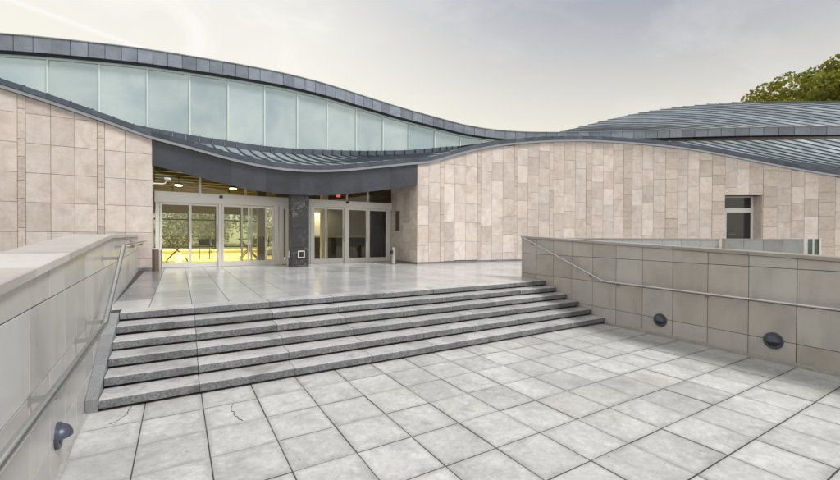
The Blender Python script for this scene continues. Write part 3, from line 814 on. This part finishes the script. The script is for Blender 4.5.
# dark curved canopy board over the entrance
fb = curve([(-.66, 3.735), (.11, 3.55), (1.16, 3.30), (1.91, 3.15), (2.79, 3.06), (3.6, 3.04), (4.67, 3.11), (5.8, 3.27), (7.42, 3.57)])
canopy = empty("entrance_canopy", (3.4, 13.2, 3.0), parent=museum)
canopy["label"] = "dark curved slate coloured canopy board above the glass doors"
cx = np.linspace(XL + .003, XR - .003, 9)
for a, b in zip(cx[:-1], cx[1:]):
    rings = []
    for x in np.linspace(a + .0015, b - .0015, 7):
        p = plan(float(x)); n = nrm(float(x)); g = p + n * .10
        rings.append([(p.x, p.y, fb(x)), (g.x, g.y, fb(x)), (g.x, g.y, zE(x) - .004), (p.x, p.y, zE(x) - .004)])
    MB().sweep(rings).build("fascia_board", M['fascia'], canopy)
MB().hexa([(XL, 14.02, 3.86), (XR, 12.62, 3.86), (XR, 14.75, 3.86), (XL, 14.75, 3.86), (XL, 14.02, 3.95), (XR, 12.62, 3.95), (XR, 14.75, 3.95), (XL, 14.75, 3.95)]).build("soffit", M['soffit'], canopy)

# roof edge (drip trim + gutter band) running along the whole front
def edge_band(name, z0, z1, o0, mat, seglen, parent, gap):
    xs_ = np.arange(-8.3, 31.5, seglen)
    for a, b in zip(xs_[:-1], xs_[1:]):
        rings = []
        for x in np.linspace(a + gap, b - gap, 4):
            x = float(x); p = plan(x); n = nrm(x)
            # ease the normal through the corners
            for cx_ in (XL, XR):
                if abs(x - cx_) < .5: n = (nrm(cx_ - .6) * (0.5 - (x - cx_)) + nrm(cx_ + .6) * (0.5 + (x - cx_))).normalized()
            f = p - n * o0; g = p + n * .10; e0 = zE(x)
            rings.append([(f.x, f.y, e0 + z0), (g.x, g.y, e0 + z0), (g.x, g.y, e0 + z1), (f.x, f.y, e0 + z1)])
        MB().sweep(rings).build(name, mat, parent)
roof_lo = empty("lower_roof", (9, 15, 5), parent=museum)
roof_lo["label"] = "lower standing seam zinc roof with rippling front edge"
edge_band("drip_trim", 0.0, 0.085, 0.075, M['drip'], 1.35, roof_lo, 0.0005)
edge_band("gutter_band", 0.087, 0.225, 0.13, M['gutter'], 0.45, roof_lo, 0.002)

# pans of the lower roof: front edge -> upstand
PW = 0.45
def ruled(x0, x1, fr, bk, extra=None):
    """pan + standing seam between ruling lines x0, x1"""
    mb = MB(); nseg = 6
    def pt(x, t):
        a, b = fr(x), bk(x); p = a.lerp(b, t); p.z -= math.sin(math.pi * t) * SAG; return p
    L, R = [pt(x0, i / nseg) for i in range(nseg + 1)], [pt(x1, i / nseg) for i in range(nseg + 1)]
    if extra: L.append(extra(x0)); R.append(extra(x1))
    n = len(mb.v)
    for a, b in zip(L, R): mb.v += [tuple(a), tuple(b), (a.x, a.y, a.z - .03), (b.x, b.y, b.z - .03)]
    k = len(L)
    for i in range(k - 1):
        o = n + 4 * i; mb.f.append((o, o + 1, o + 5, o + 4)); mb.f.append((o + 3, o + 2, o + 6, o + 7))
    mb.f.append((n, n + 2, n + 3, n + 1))
    mb.nf = len(mb.f); rings = []                 # the seam itself
    for i, (a, b) in enumerate(zip(L, R)):
        d = (b - a); d.z = 0; d.normalize(); w = .02
        up = Vector((0, 0, SEAM))
        if extra and i == k - 1: up = Vector((0, 0, 0))
        o = Vector((0, 0, 0))
        if extra and i >= k - 2:
            q = plan(x0); o = Vector((nrm(x0).x, nrm(x0).y, 0)) * -SEAM
            if i == k - 2: o = o
        if i == 0: up = up * .35
        rings.append([a + o - d * w * .3, a + o + d * w * 1.7, a + o + d * w * 1.4 + up, a + o + up])
    mb.sweep(rings)
    return mb
def seamed(o, mb):
    o.data.materials.append(M['seam'])
    for p in o.data.polygons:
        if p.index >= mb.nf: p.material_index = 1
SAG, SEAM = 0.10, 0.06
def fr_lo(x):
    p = plan(x) - nrm(x) * .10; return Vector((p.x, p.y, zE(x) + .228))
def ease(x, a, b): t = min(max((x - a) / (b - a), 0), 1); return t * t * (3 - 2 * t)
def dlo(x): return 5.5 - .165 * ease(x, 12, 14.5)
def bk_lo(x):
    x -= 3.4 * ease(x, 10, 19)
    p = back(x, dlo(x)); return Vector((p.x, p.y - .002, zUp(x) - .02 * ease(x, 12, 14.5)))
def ex_lo(x):
    x -= 3.4 * ease(x, 10, 19)
    p = back(x, dlo(x) + .004); return Vector((p.x, p.y, zUp(x) + .01 + max(0, zGl(x) - zUp(x) - .01) * (1 - ease(x, 11.5, 13)) + .05 * ease(x, 11.5, 13)))
N = int((34.0 + 8.3) / PW)
for i in range(N):
    x0 = -8.3 + PW * i
    mb = ruled(x0 + .001, x0 + PW - .001, fr_lo, bk_lo)
    seamed(mb.build("roof_pan", M['zinc'], roof_lo), mb)
    if x0 < 12.5:
        mb = MB(); a0, a1, b0, b1 = bk_lo(x0 + .02), ex_lo(x0 + .02), bk_lo(x0 + PW - .004), ex_lo(x0 + PW - .004); t = Vector((0, .03, 0))
        mb.hexa([a0, b0, b0 + t, a0 + t, a1, b1, b1 + t, a1 + t])
        mb.box(a0.x - .018, a0.x + .018, a0.y - .05, a0.y + .02, a0.z - .03, a1.z + .01)
        mb.build("upstand", M['gutter'], roof_lo)
# solid deck under the lower roof
rings = []
for x in np.linspace(-8.3, 34, 90):
    a, b = fr_lo(float(x)), bk_lo(float(x)); n = nrm(float(x)); a = a + Vector((n.x, n.y, 0)) * .3
    rings.append([a - Vector((0, 0, .30)), b - Vector((0, 0, .36)), b - Vector((0, 0, .16)), a - Vector((0, 0, .16))])
MB().sweep(rings).build("roof_deck", M['soffit'], roof_lo)

# clerestory: glass band, mullions, fascia panels
cler = empty("clerestory_window", (4, 18, 5.5), parent=museum)
cler["label"] = "long pale green clerestory glazing under a curved zinc fascia"
MS = [-7.85, -6.5, -5.12, -3.78, -2.40, -0.99, 0.38, 1.74, 3.15, 4.53, 5.9, 7.32, 8.75, 9.9, 11.05, 12.2, 13.2, 14.2]
for a, b in zip(MS[:-1], MS[1:]):
    nS = 4
    for k in [0]:
        rings = []
        for x in np.linspace(a + .03, b - .03, nS + 1):
            x = float(x); p = back(x, 5.62); n = Vector((-slope(x), 1)).normalized(); g = p + n * .02
            z0, z1 = zGl(x) - .02, max(zBot(x) - .10, zGl(x))
            rings.append([(p.x, p.y, z0), (g.x, g.y, z0), (g.x, g.y, z1), (p.x, p.y, z1)])
        MB().sweep(rings).build("glass_pane", M['cglass'], cler)
for x in MS:
    p = back(x, 5.575)
    if zBot(x) - .1 > zGl(x): MB().box(p.x - .028, p.x + .028, p.y, p.y + .09, zGl(x) - .05, zBot(x) - .02).build("mullion", M['mull'], cler)
for nm, zf0, zf1, o0, o1, mt in (("head_trim", lambda x: zBot(x) - .13, lambda x: zBot(x) - .055, 5.56, 5.70, M['mull']), ("soffit_board", lambda x: zBot(x) - .052, lambda x: zBot(x) - .003, 5.44, 5.75, M['soffit'])):
    rings = []
    for x in np.linspace(-8.3, 14.4, 70):
        x = float(x); p, g = back(x, o0), back(x, o1)
        rings.append([(p.x, p.y, zf0(x)), (g.x, g.y, zf0(x)), (g.x, g.y, zf1(x)), (p.x, p.y, zf1(x))])
    MB().sweep(rings).build(nm, mt, cler)
FP = 0.468
x = -8.3
while x < 29.5:
    rings = []
    for q in np.linspace(x + .008, x + FP - .008, 3):
        q = float(q); p, g = back(q, 5.36 + random.uniform(-.002, .002)), back(q, 5.56)
        rings.append([(p.x, p.y, zBot(q)), (g.x, g.y, zBot(q)), (g.x, g.y, zTop(q)), (p.x, p.y, zTop(q))])
    MB().sweep(rings).build("fascia_panel", M['zincdark'], cler)
    x += FP
rings = []                                          # dark backing behind the joints and a cap strip
for q in np.linspace(-8.3, 29.5, 90):
    q = float(q); p, g = back(q, 5.375), back(q, 5.6)
    rings.append([(p.x, p.y, zBot(q) + .01), (g.x, g.y, zBot(q) + .01), (g.x, g.y, zTop(q) - .01), (p.x, p.y, zTop(q) - .01)])
MB().sweep(rings).build("fascia_backing", M['soffit'], cler)
rings = []
for q in np.linspace(-8.3, 29.5, 120):
    q = float(q); p, g = back(q, 5.33), back(q, 5.62)
    rings.append([(p.x, p.y, zTop(q) + .001), (g.x, g.y, zTop(q) + .001), (g.x, g.y, zTop(q) + .035), (p.x, p.y, zTop(q) + .035)])
MB().sweep(rings).build("cap_strip", M['zinc'], cler)

# upper vaulted roof
roof_up = empty("upper_roof", (20, 22, 9), parent=museum)
roof_up["label"] = "upper vaulted standing seam zinc roof"
SAG, SEAM = -0.25, 0.055
def fr_up(x):
    p = back(x, 5.58); return Vector((p.x, p.y, zTop(x) + .01))
def bk_up(x):
    x -= 3.0 * ease(x, 9, 18)
    p = back(x, dBack(x)); return Vector((p.x, p.y, zV(x)))
i = 0; x = -8.3
while x < 33:
    mb = ruled(x + .001, x + .449, fr_up, bk_up); seamed(mb.build("roof_pan", M['zinc'], roof_up), mb); x += .45
rings = []
for q in np.linspace(-8.3, 33, 90):
    a, b = fr_up(float(q)), bk_up(float(q)); md = a.lerp(b, .5)
    rings.append([a - Vector((0, 0, .5)), b - Vector((0, 0, .6)), b - Vector((0, 0, .14)), a - Vector((0, 0, .2))])
MB().sweep(rings).build("roof_deck", M['soffit'], roof_up)
# rear wall and end walls
rings = []
for q in np.linspace(8.5, 31, 50):
    p, g = back(float(q), dBack(float(q)) - .5), back(float(q), dBack(float(q)) - .2)
    rings.append([(p.x, p.y, -.1), (g.x, g.y, -.1), (g.x, g.y, zV(float(q)) - .5), (p.x, p.y, zV(float(q)) - .5)])
MB().sweep(rings).build("rear_wall", M['trav'], museum)
MB().box(-8.3, -8.0, 13.95, 21.8, -.1, 6.2).build("end_wall", M['trav'], museum)
a, b = plan(26.7), back(26.7, 15.5); n = Vector((b.y - a.y, -(b.x - a.x))).normalized() * .3
MB().hexa([(a.x, a.y, -.1), (a.x + n.x, a.y + n.y, -.1), (b.x + n.x, b.y + n.y, -.1), (b.x, b.y, -.1), (a.x, a.y, 3.6), (a.x + n.x, a.y + n.y, 3.6), (b.x + n.x, b.y + n.y, 6.5), (b.x, b.y, 6.5)]).build("end_wall", M['trav'], museum)

# granite pillar under the canopy
pil = empty("granite_pillar", (3.45, 13.5, LZ), parent=museum)
pil["label"] = "square black veined granite pillar between the two door sets"
PX0, PX1, PY0, PY1 = 3.17, 3.72, 13.30, 13.82
MB().box(PX0 + .02, PX1 - .02, PY0 + .02, PY1 - .02, LZ - .03, 3.84).build("core", M['joint'], pil)
zz = [LZ - .02, 1.32, 1.95, 2.55, 3.2, 3.83]
for a, b in zip(zz[:-1], zz[1:]):
    MB().panel((PX0, PY0 + .02), (PX1, PY0 + .02), a + .003, a + .003, b - .003, b - .003, (0, -1), .022, .003).build("granite_panel", M['pillar'], pil)
    MB().panel((PX0 + .02, PY1), (PX0 + .02, PY0 + .001), a + .003, a + .003, b - .003, b - .003, (-1, 0), .022, .003).build("granite_panel", M['pillar'], pil)
    MB().panel((PX1 - .02, PY0 + .001), (PX1 - .02, PY1), a + .003, a + .003, b - .003, b - .003, (1, 0), .022, .003).build("granite_panel", M['pillar'], pil)
ic = empty("intercom_box", (3.46, 13.28, 1.0), "small square steel framed intercom on the black granite pillar", "intercom")
mb = MB()
for (x0, x1, z0, z1) in ((-.11, .11, .09, .12), (-.11, .11, -.12, -.09), (-.11, -.075, -.09, .09), (.075, .11, -.09, .09)):
    mb.box(3.46 + x0, 3.46 + x1, 13.262, 13.296, 1.09 + z0, 1.09 + z1)
mb.build("frame", M['alu'], ic); MB().box(3.388, 3.532, 13.272, 13.296, 1.003, 1.177).build("keypad", M['black'], ic)
nt = MB(); nt.box(3.135, 3.147, 13.5, 13.66, .98, 1.2); tag(nt.build("notice_plate", M['alu']), "small pale notice plate on the side of the black granite pillar", "notice")

# ------------------------------------------------------------------ entrance doors
DY = 14.6
def doorset(label, posts, leaves, zh0, zh1, x0, x1, transoms):
    root = empty("sliding_door", ((x0 + x1) / 2, DY, LZ), parent=museum); root["label"] = label
    MB().box(x0, x1, DY - .14, DY + .10, zh0, zh1).build("header", M['alu'], root)
    MB().box(x0, x1, DY - .05, DY + .09, LZ - .005, LZ + .02).build("threshold", M['steel'], root)
    for (a, b) in posts: MB().box(a, b, DY - .07, DY + .07, LZ, zh0).build("post", M['alu'], root)
    for (a, b, dy, mat) in leaves:
        lf = empty("door_leaf", (a, DY + dy, LZ), parent=root)
        mb = MB(); w = .055
        mb.box(a, a + w, DY + dy - .02, DY + dy + .02, LZ + .02, zh0 - .005); mb.box(b - w, b, DY + dy - .02, DY + dy + .02, LZ + .02, zh0 - .005)
        mb.box(a + w, b - w, DY + dy - .02, DY + dy + .02, LZ + .02, LZ + .17); mb.box(a + w, b - w, DY + dy - .02, DY + dy + .02, zh0 - .07, zh0 - .005)
        fr = mb.build("frame", M['alu'], lf); 
        MB().box(a + w, b - w, DY + dy - .006, DY + dy + .006, LZ + .17, zh0 - .07).build("pane", mat, lf)
        if mat is GL and b - a > .4:
            MB().tube([(b - .03, DY + dy - .022, 1.5), (b - .03, DY + dy - .06, 1.5), (b - .03, DY + dy - .06, 2.0), (b - .03, DY + dy - .022, 2.0)], .011, 8).build("handle", M['steel'], fr)
    for (a, b) in transoms:
        MB().box(a, b, DY - .008, DY + .008, zh1, 3.86).build("transom_pane", M['glass'], root)
    for a, b in zip(transoms[:-1], transoms[1:]):
        MB().box(a[1] - .0, b[0] + .0, DY - .04, DY + .04, zh1, 3.86).build("transom_bar", M['alu'], root)
    return root
GL = M['glass']
ds = doorset("wide silver framed sliding glass doors beside the left stone wall" if False else "wide silver framed sliding glass doors on the yellow lit side of the pillar",
    [(-.60, -.50), (1.12, 1.21), (2.86, 2.99), (3.02, 3.13), (3.29, 3.36)], [(-.49, .33, -.02, GL), (.30, 1.11, .03, GL), (1.22, 2.06, -.02, GL), (1.80, 2.62, .03, GL), (2.10, 2.85, .06, GL), (3.13, 3.29, 0, GL)], 2.72, 3.04, -.62, 3.36, [(-.6, .55), (.62, 1.9), (1.97, 3.3)])
MB().lathe([(.05, 0), (.05, .06), (.03, .09)], (1.18, DY - .14, 2.95), (0, -1, 0), 12).build("motion_sensor", M['black'], ds)
ds = doorset("silver framed sliding glass doors between the pillar and the stone return wall",
    [(4.13, 4.22), (5.43, 5.56), (6.37, 6.43), (7.25, 7.40)], [(4.22, 4.73, -.02, GL), (4.68, 5.43, .03, GL), (5.56, 6.37, -.02, GL), (6.43, 7.25, .0, M['darkglass'])], 2.78, 3.03, 3.36, 7.41, [(3.4, 5.5), (5.56, 6.37), (6.43, 7.4)])
MB().box(3.36, 4.13, DY - .03, DY + .03, LZ, 2.78).build("blank_panel", M['alu'], ds)
MB().lathe([(.05, 0), (.05, .06), (.03, .09)], (5.5, DY - .14, 2.98), (0, -1, 0), 12).build("motion_sensor", M['black'], ds)

# ------------------------------------------------------------------ lobby seen through the glass
BY = 22.0
lobby = structure(MB().box(-4.5, 11, 14.72, BY + .2, LZ - .02, LZ - .001).build("lobby_floor", M['floor']))
mb = MB(); mb.box(-4.6, -4.5, 14.7, BY, LZ, 4.1); mb.box(11, 11.1, 14.7, BY, LZ, 4.1)
mb.box(-4.5, -1.06, 14.35, 14.5, LZ, 4.1)
structure(mb.build("lobby_wall", M['plaster']))
mb = MB().box(3.9, 11, 19.6, 19.75, LZ, 4.05); structure(mb.build("lobby_partition", M['darkwall']))
ceil = structure(MB().box(-4.6, 11.1, 14.76, BY + .1, 4.0, 4.1).build("lobby_ceiling", M['soffit']))
for k in range(9):
    y = 15.0 + .85 * k
    MB().box(-4.5, 11, y, y + .16, 3.72, 3.995).build("ceiling_beam", M['wood'], ceil)
# rear glazing of the lobby
rg = empty("rear_window", (0, BY, LZ), parent=museum); rg["label"] = "lobby rear glazing looking out on the garden"
for x in np.arange(-4.2, 4.0, 1.15): MB().box(x - .03, x + .03, BY - .05, BY + .05, LZ, 2.75).build("mullion", M['black'], rg)
for z0, z1 in ((LZ, LZ + .08), (1.12, 1.17), (2.42, 2.47), (2.75, 4.0)): MB().box(-4.5, 3.95, BY - .03, BY + .03, z0, z1).build("rail", M['black' if z0 < 2.7 else 'darkwall'], rg)
MB().box(-4.5, 3.95, BY - .004, BY + .004, LZ + .08, 2.75).build("pane", GL, rg)
bench = empty("floor_glow_bench", (1, 21.4, LZ), "added low yellow bench under the lobby rear windows, standing in for sunlit floor", "bench")  # added bench, its yellow stands in for sunlight glowing on the floor
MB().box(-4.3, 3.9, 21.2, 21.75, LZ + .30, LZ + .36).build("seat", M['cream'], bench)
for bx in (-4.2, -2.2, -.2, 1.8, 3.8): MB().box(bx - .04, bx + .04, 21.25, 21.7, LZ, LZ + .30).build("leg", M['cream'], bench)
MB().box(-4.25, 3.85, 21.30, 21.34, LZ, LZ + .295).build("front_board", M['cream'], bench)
# folding tables with crossed legs
def xtable(x, y, label):
    root = empty("folding_table", (x, y, LZ), label, "table", "crossed leg tables in the lobby")
    MB().box(x - .42, x + .42, y - .3, y + .3, LZ + .86, LZ + .90).build("tabletop", M['wood'], root)
    for dy in (-.24, .24):
        for s in (-1, 1): MB().tube([(x - s * .36, y + dy + s * .012, LZ + .01), (x + s * .36, y + dy + s * .012, LZ + .87)], .022, 8).build("leg", M['brown'], root)
xtable(-.05, 18.6, "crossed leg table in the lobby seen through the doors nearest the stone wall")
xtable(2.55, 18.3, "crossed leg table in the lobby seen through the doors near the black pillar")
def chair(x, y, r, label):
    root = empty("lobby_chair", (x, y, LZ), label, "chair", "dark chairs in the lobby")
    MB().box(x - .21, x + .21, y - .21, y + .21, LZ + .43, LZ + .46).build("seat", M['black'], root)
    MB().box(x - .2, x + .2, y + r * .2 - .012, y + r * .2 + .012, LZ + .60, LZ + .86).build("backrest", M['black'], root)
    for sx in (-.19, .19):
        MB().tube([(x + sx, y + r * .2, LZ), (x + sx, y + r * .2, LZ + .86)], .012, 6).build("leg", M['black'], root)
        MB().tube([(x + sx, y - r * .2, LZ), (x + sx, y - r * .2, LZ + .44)], .012, 6).build("leg", M['black'], root)
chair(.95, 19.4, 1, "dark lobby chair between the two crossed leg tables")
chair(1.45, 19.9, -1, "dark lobby chair facing the rear windows")
# reception desk
rd = empty("reception_desk", (6.3, 17.8, LZ), "pale topped reception desk behind the glass doors by the return wall", "desk")
MB().box(4.9, 7.8, 17.6, 18.2, LZ, LZ + .95).build("body", M['darkwall'], rd); MB().box(4.8, 7.9, 17.5, 18.25, LZ + .95, LZ + 1.02).build("worktop", M['white'], rd)
bd = MB().box(5.55, 6.2, 19.5, 19.58, 1.65, 2.85); tag(bd.build("bright_window_board", M['white']), "white board standing in for a bright window in the dark lobby partition", "window stand-in")  # plain white board added in place of a bright window
pst = MB().box(5.15, 5.42, 16.5, 16.75, LZ, 3.9); tag(pst.build("lobby_post", M['alu']), "pale square post inside the lobby behind the doors by the return wall", "post")
pst = MB().box(2.75, 3.05, 17.2, 17.5, LZ, 3.9); tag(pst.build("lobby_post", M['darkwall']), "dark square post inside the lobby behind the pillar", "post")
LAMPL = ["warm lit round lobby ceiling lamp just beyond the security camera", "warm lit round lobby ceiling lamp above the middle of the wide doors",
         "added warm fill lamp over the lobby table nearest the stone wall", "added warm fill lamp over the lobby table near the black pillar",
         "added warm fill lamp in the lobby beside the red exit light"]
# lobby ceiling lamps, lit; rear ones are added to brighten floor and white board
for k, (x, y) in enumerate(((0.0, 16.0), (1.7, 16.0), (-.2, 19.4), (1.9, 19.4), (5.9, 18.9))):
    lp = empty("ceiling_lamp", (x, y, 3.7), LAMPL[k], "ceiling lamp", "lit lamps under the lobby ceiling")
    MB().lathe([(.02, .30), (.02, .08), (.12, .06), (.13, 0)], (x, y, 3.42), (0, 0, 1), 18).build("housing", M['black'], lp, True)
    MB().lathe([(.115, 0), (.115, -.02), (.06, -.035)], (x, y, 3.42), (0, 0, 1), 18).build("diffuser", M['bulb'], lp, True)
    ld = bpy.data.lights.new("lamp_light", 'SPOT'); ld.energy = 60 if y < 18 else (750 if x < 3 else 120); ld.color = (1.0, 0.85, 0.50); ld.spot_size = math.radians(150); ld.spot_blend = .6; ld.shadow_soft_size = .1
    lo = bpy.data.objects.new("lamp_light", ld); COL.objects.link(lo); lo.parent = lp; lo.location = (0, 0, -.34)
ex = MB().box(5.62, 5.78, 16.0, 16.05, 3.32, 3.44); tag(ex.build("exit_light", M['red']), "tiny red glowing exit light above the doors by the return wall", "exit light")

fl = empty("floor_lantern", (.02, 16.6, LZ), "glowing lantern on the lobby floor under the crossed leg table", "lantern")
MB().lathe([(.10, 0), (.10, .05), (.03, .06)], (.02, 16.6, LZ), (0, 0, 1), 16).build("base", M['brown'], fl)
MB().lathe([(.06, .06), (.19, .22), (.06, .40)], (.02, 16.6, LZ), (0, 0, 1), 8).build("shade", M['lantern'], fl)
# ------------------------------------------------------------------ entrance fittings
bn = empty("ash_bin", (6.72, 12.98, LZ), "slim steel ashtray bin standing by the stone return wall", "bin")
MB().lathe([(.085, 0), (.085, .60), (.09, .605), (.09, .62), (.07, .63)], (6.72, 12.98, LZ), (0, 0, 1), 24).build("body", M['steel'], bn, True)
MB().box(6.60, 6.66, 12.90, 13.0, LZ + .36, LZ + .50).build("ash_box", M['black'], bn)
MB().lathe([(.11, 0), (.11, .012)], (6.72, 12.98, LZ), (0, 0, 1), 24).build("base", M['black'], bn)
bn = empty("ash_bin", (-.52, 13.5, LZ), "brown and steel ashtray bin beside the yellow lit doors", "bin")
MB().lathe([(.085, 0), (.085, .60), (.08, .615)], (-.555, 13.5, LZ), (0, 0, 1), 24).build("body", M['brown'], bn, True)
MB().lathe([(.05, 0), (.05, .60), (.045, .61)], (-.46, 13.48, LZ), (0, 0, 1), 18).build("tube", M['steel'], bn, True)
cc = empty("security_camera", (-.6, 14.0, 3.2), "small white security camera on a bent arm under the canopy", "camera")
MB().tube([(-.645, 14.0, 3.21), (-.40, 13.99, 3.21), (-.34, 13.99, 3.23), (-.30, 13.99, 3.30), (-.27, 13.99, 3.36)], .018, 10).build("arm", M['white'], cc, True)
MB().lathe([(.03, 0), (.035, .02), (.035, .16), (.028, .17)], (-.35, 14.0, 3.375), (.8, -.5, -.12), 12).build("body", M['white'], cc, True)
MB().lathe([(.05, 0), (.05, .012)], (-.649, 14.0, 3.21), (1, 0, 0), 12).build("mount", M['white'], cc)
pq = MB().box(XR - .026, XR - .002, 13.82, 14.12, 1.92, 2.70); tag(pq.build("wall_plaque", M['brown']), "narrow dark plaque on the stone return wall by the doors", "plaque")

# ------------------------------------------------------------------ low ramp wall in front of the curved facade
lw = empty("ramp_wall", (14, 8.2, LZ), "low grey panelled ramp wall behind the beige parapet, in front of the curved stone wall", "wall")
TOPW = 1.675
def seg(a, b, n, mat):
    a, b = Vector(a), Vector(b); d = (b - a).normalized(); out = Vector((d.y, -d.x))
    c0, c1_ = a - out * .022, b - out * .022; g0, g1 = a - out * .25, b - out * .25
    MB().hexa([(c0.x, c0.y, LZ - .05), (c1_.x, c1_.y, LZ - .05), (g1.x, g1.y, LZ - .05), (g0.x, g0.y, LZ - .05), (c0.x, c0.y, TOPW - .04), (c1_.x, c1_.y, TOPW - .04), (g1.x, g1.y, TOPW - .04), (g0.x, g0.y, TOPW - .04)]).build("core", M['cladg'], lw)
    for k in range(n):
        p, q = c0.lerp(c1_, (k + .006) / n), c0.lerp(c1_, (k + .994) / n)
        MB().panel(p, q, LZ, LZ, TOPW - .042, TOPW - .042, out, .022, .002).build("cladding_panel", mat, lw)
    o = out * .02; h = out * -.27
    MB().hexa([(a.x + o.x, a.y + o.y, TOPW - .04), (b.x + o.x, b.y + o.y, TOPW - .04), (b.x + h.x, b.y + h.y, TOPW - .04), (a.x + h.x, a.y + h.y, TOPW - .04), (a.x + o.x, a.y + o.y, TOPW), (b.x + o.x, b.y + o.y, TOPW), (b.x + h.x, b.y + h.y, TOPW), (a.x + h.x, a.y + h.y, TOPW)]).build("coping_slab", M['copingr'], lw)
seg((10.9, 9.85), (17.3, 6.98), 9, M['cladg'])
seg((17.26, 6.80), (18.75, 5.02), 4, M['cladg'])
gp = empty("glass_balustrade", (18.9, 4.9, LZ), "green glass balustrade with pale posts at the end of the low ramp wall", "balustrade")
for k in range(3):
    t = k / 2; x, y = 18.80 + .22 * t, 4.95 - .28 * t
    MB().box(x - .025, x + .025, y - .025, y + .025, LZ, TOPW + .02).build("post", M['alu'], gp)
    if k < 2:
        x2, y2 = 18.80 + .22 * (t + .5), 4.95 - .28 * (t + .5); d = Vector((x2 - x, y2 - y)).normalized()
        MB().panel((x + d.x * .03, y + d.y * .03), (x2 - d.x * .03, y2 - d.y * .03), LZ + .08, LZ + .08, TOPW, TOPW, (d.y, -d.x), .012, .002).build("pane", M['ggreen'], gp)

# ------------------------------------------------------------------ garden behind the lobby
structure(MB().hexa([(-60, BY + .25, -.1), (60, BY + .25, -.1), (60, 120, -.1), (-60, 120, -.1), (-60, BY + .25, .6), (60, BY + .25, .6), (60, 120, 6.0), (-60, 120, 6.0)]).build('lawn', M['grass']))
rng = np.random.default_rng(5)
def leaf_mass(centers, radii, n, size, squash=1.0):
    C_ = np.array(centers); Rr = np.array(radii)
    pick = rng.choice(len(C_), n, p=Rr ** 2 / (Rr ** 2).sum())
    d = rng.normal(size=(n, 3)); d /= np.linalg.norm(d, axis=1)[:, None]
    rad = Rr[pick] * (0.55 + 0.5 * rng.random(n) ** 0.6)
    P = C_[pick] + d * rad[:, None] * np.array([1, 1, squash])
    a = rng.normal(size=(n, 3)); a /= np.linalg.norm(a, axis=1)[:, None]
    b = np.cross(a, rng.normal(size=(n, 3))); b /= np.linalg.norm(b, axis=1)[:, None]
    s = size * (0.6 + 0.8 * rng.random(n))[:, None]
    V = np.stack([P - a * s * .5, P + b * s * .32, P + a * s * .5, P - b * s * .32], 1).reshape(-1, 3)
    return V, np.arange(4 * n).reshape(-1, 4)
def leafmesh(name, V, F, mat, parent):
    me = bpy.data.meshes.new(name); me.from_pydata(V.tolist(), [], F.tolist()); me.materials.append(mat); me.update()
    o = bpy.data.objects.new(name, me); COL.objects.link(o); o.parent = parent; o.location = -world_loc(parent); return o
hd = empty("garden_hedge", (2, 29, .9), "pale leafy hedge in the garden glimpsed through the lobby windows", "hedge")
cs = [(-6 + 16 * rng.random(), 29 + rng.uniform(-.8, .8), 1.2 + 2.6 * rng.random()) for _ in range(70)]
V, F = leaf_mass(cs, [.9] * 70, 30000, .13)
leafmesh("foliage", V, F, M['hedge'], hd)
for k in range(9): MB().tube([(-5.5 + 1.8 * k, 29, .8), (-5.4 + 1.8 * k, 29.1, 2.2)], .05, 7, .02).build("stem", M['bark'], hd)

# ------------------------------------------------------------------ tree behind the roof
def tree(x, y, z0, zc, R, RZ, label):
    root = empty("leafy_tree", (x, y, z0), label, "tree")
    mb = MB(); mb.tube([(x, y, z0), (x + .2, y, z0 + 3), (x, y + .2, z0 + 7), (x + .1, y, zc + 2)], .45, 10, .16)
    cs, rs = [], []
    for k in range(120):
        d = rng.normal(size=3); d /= np.linalg.norm(d); rr = rng.random() ** .45
        c = np.array([x, y, zc]) + d * rr * np.array([R, R, RZ]) * .88
        if c[2] < z0 + 3: c[2] = z0 + 3 + rng.random()
        cs.append(c); rs.append(1.1 + 1.1 * rng.random())
        if k % 3 == 0: mb.tube([(x, y, zc - 3 + 4 * rng.random()), (np.array([x, y, zc]) * .5 + c * .5) + [0, 0, .3], tuple(c)], .13, 6, .03)
    mb.build("trunk", M['bark'], root, True)
    V, F = leaf_mass(cs, rs, 44000, .40, .8)
    leafmesh("crown", V, F, M['leaf'], root)
tree(57.2, 12.3, 0, 13.2, 9.2, 7.4, "broad olive and gold leafed tree rising behind the vaulted zinc roof")
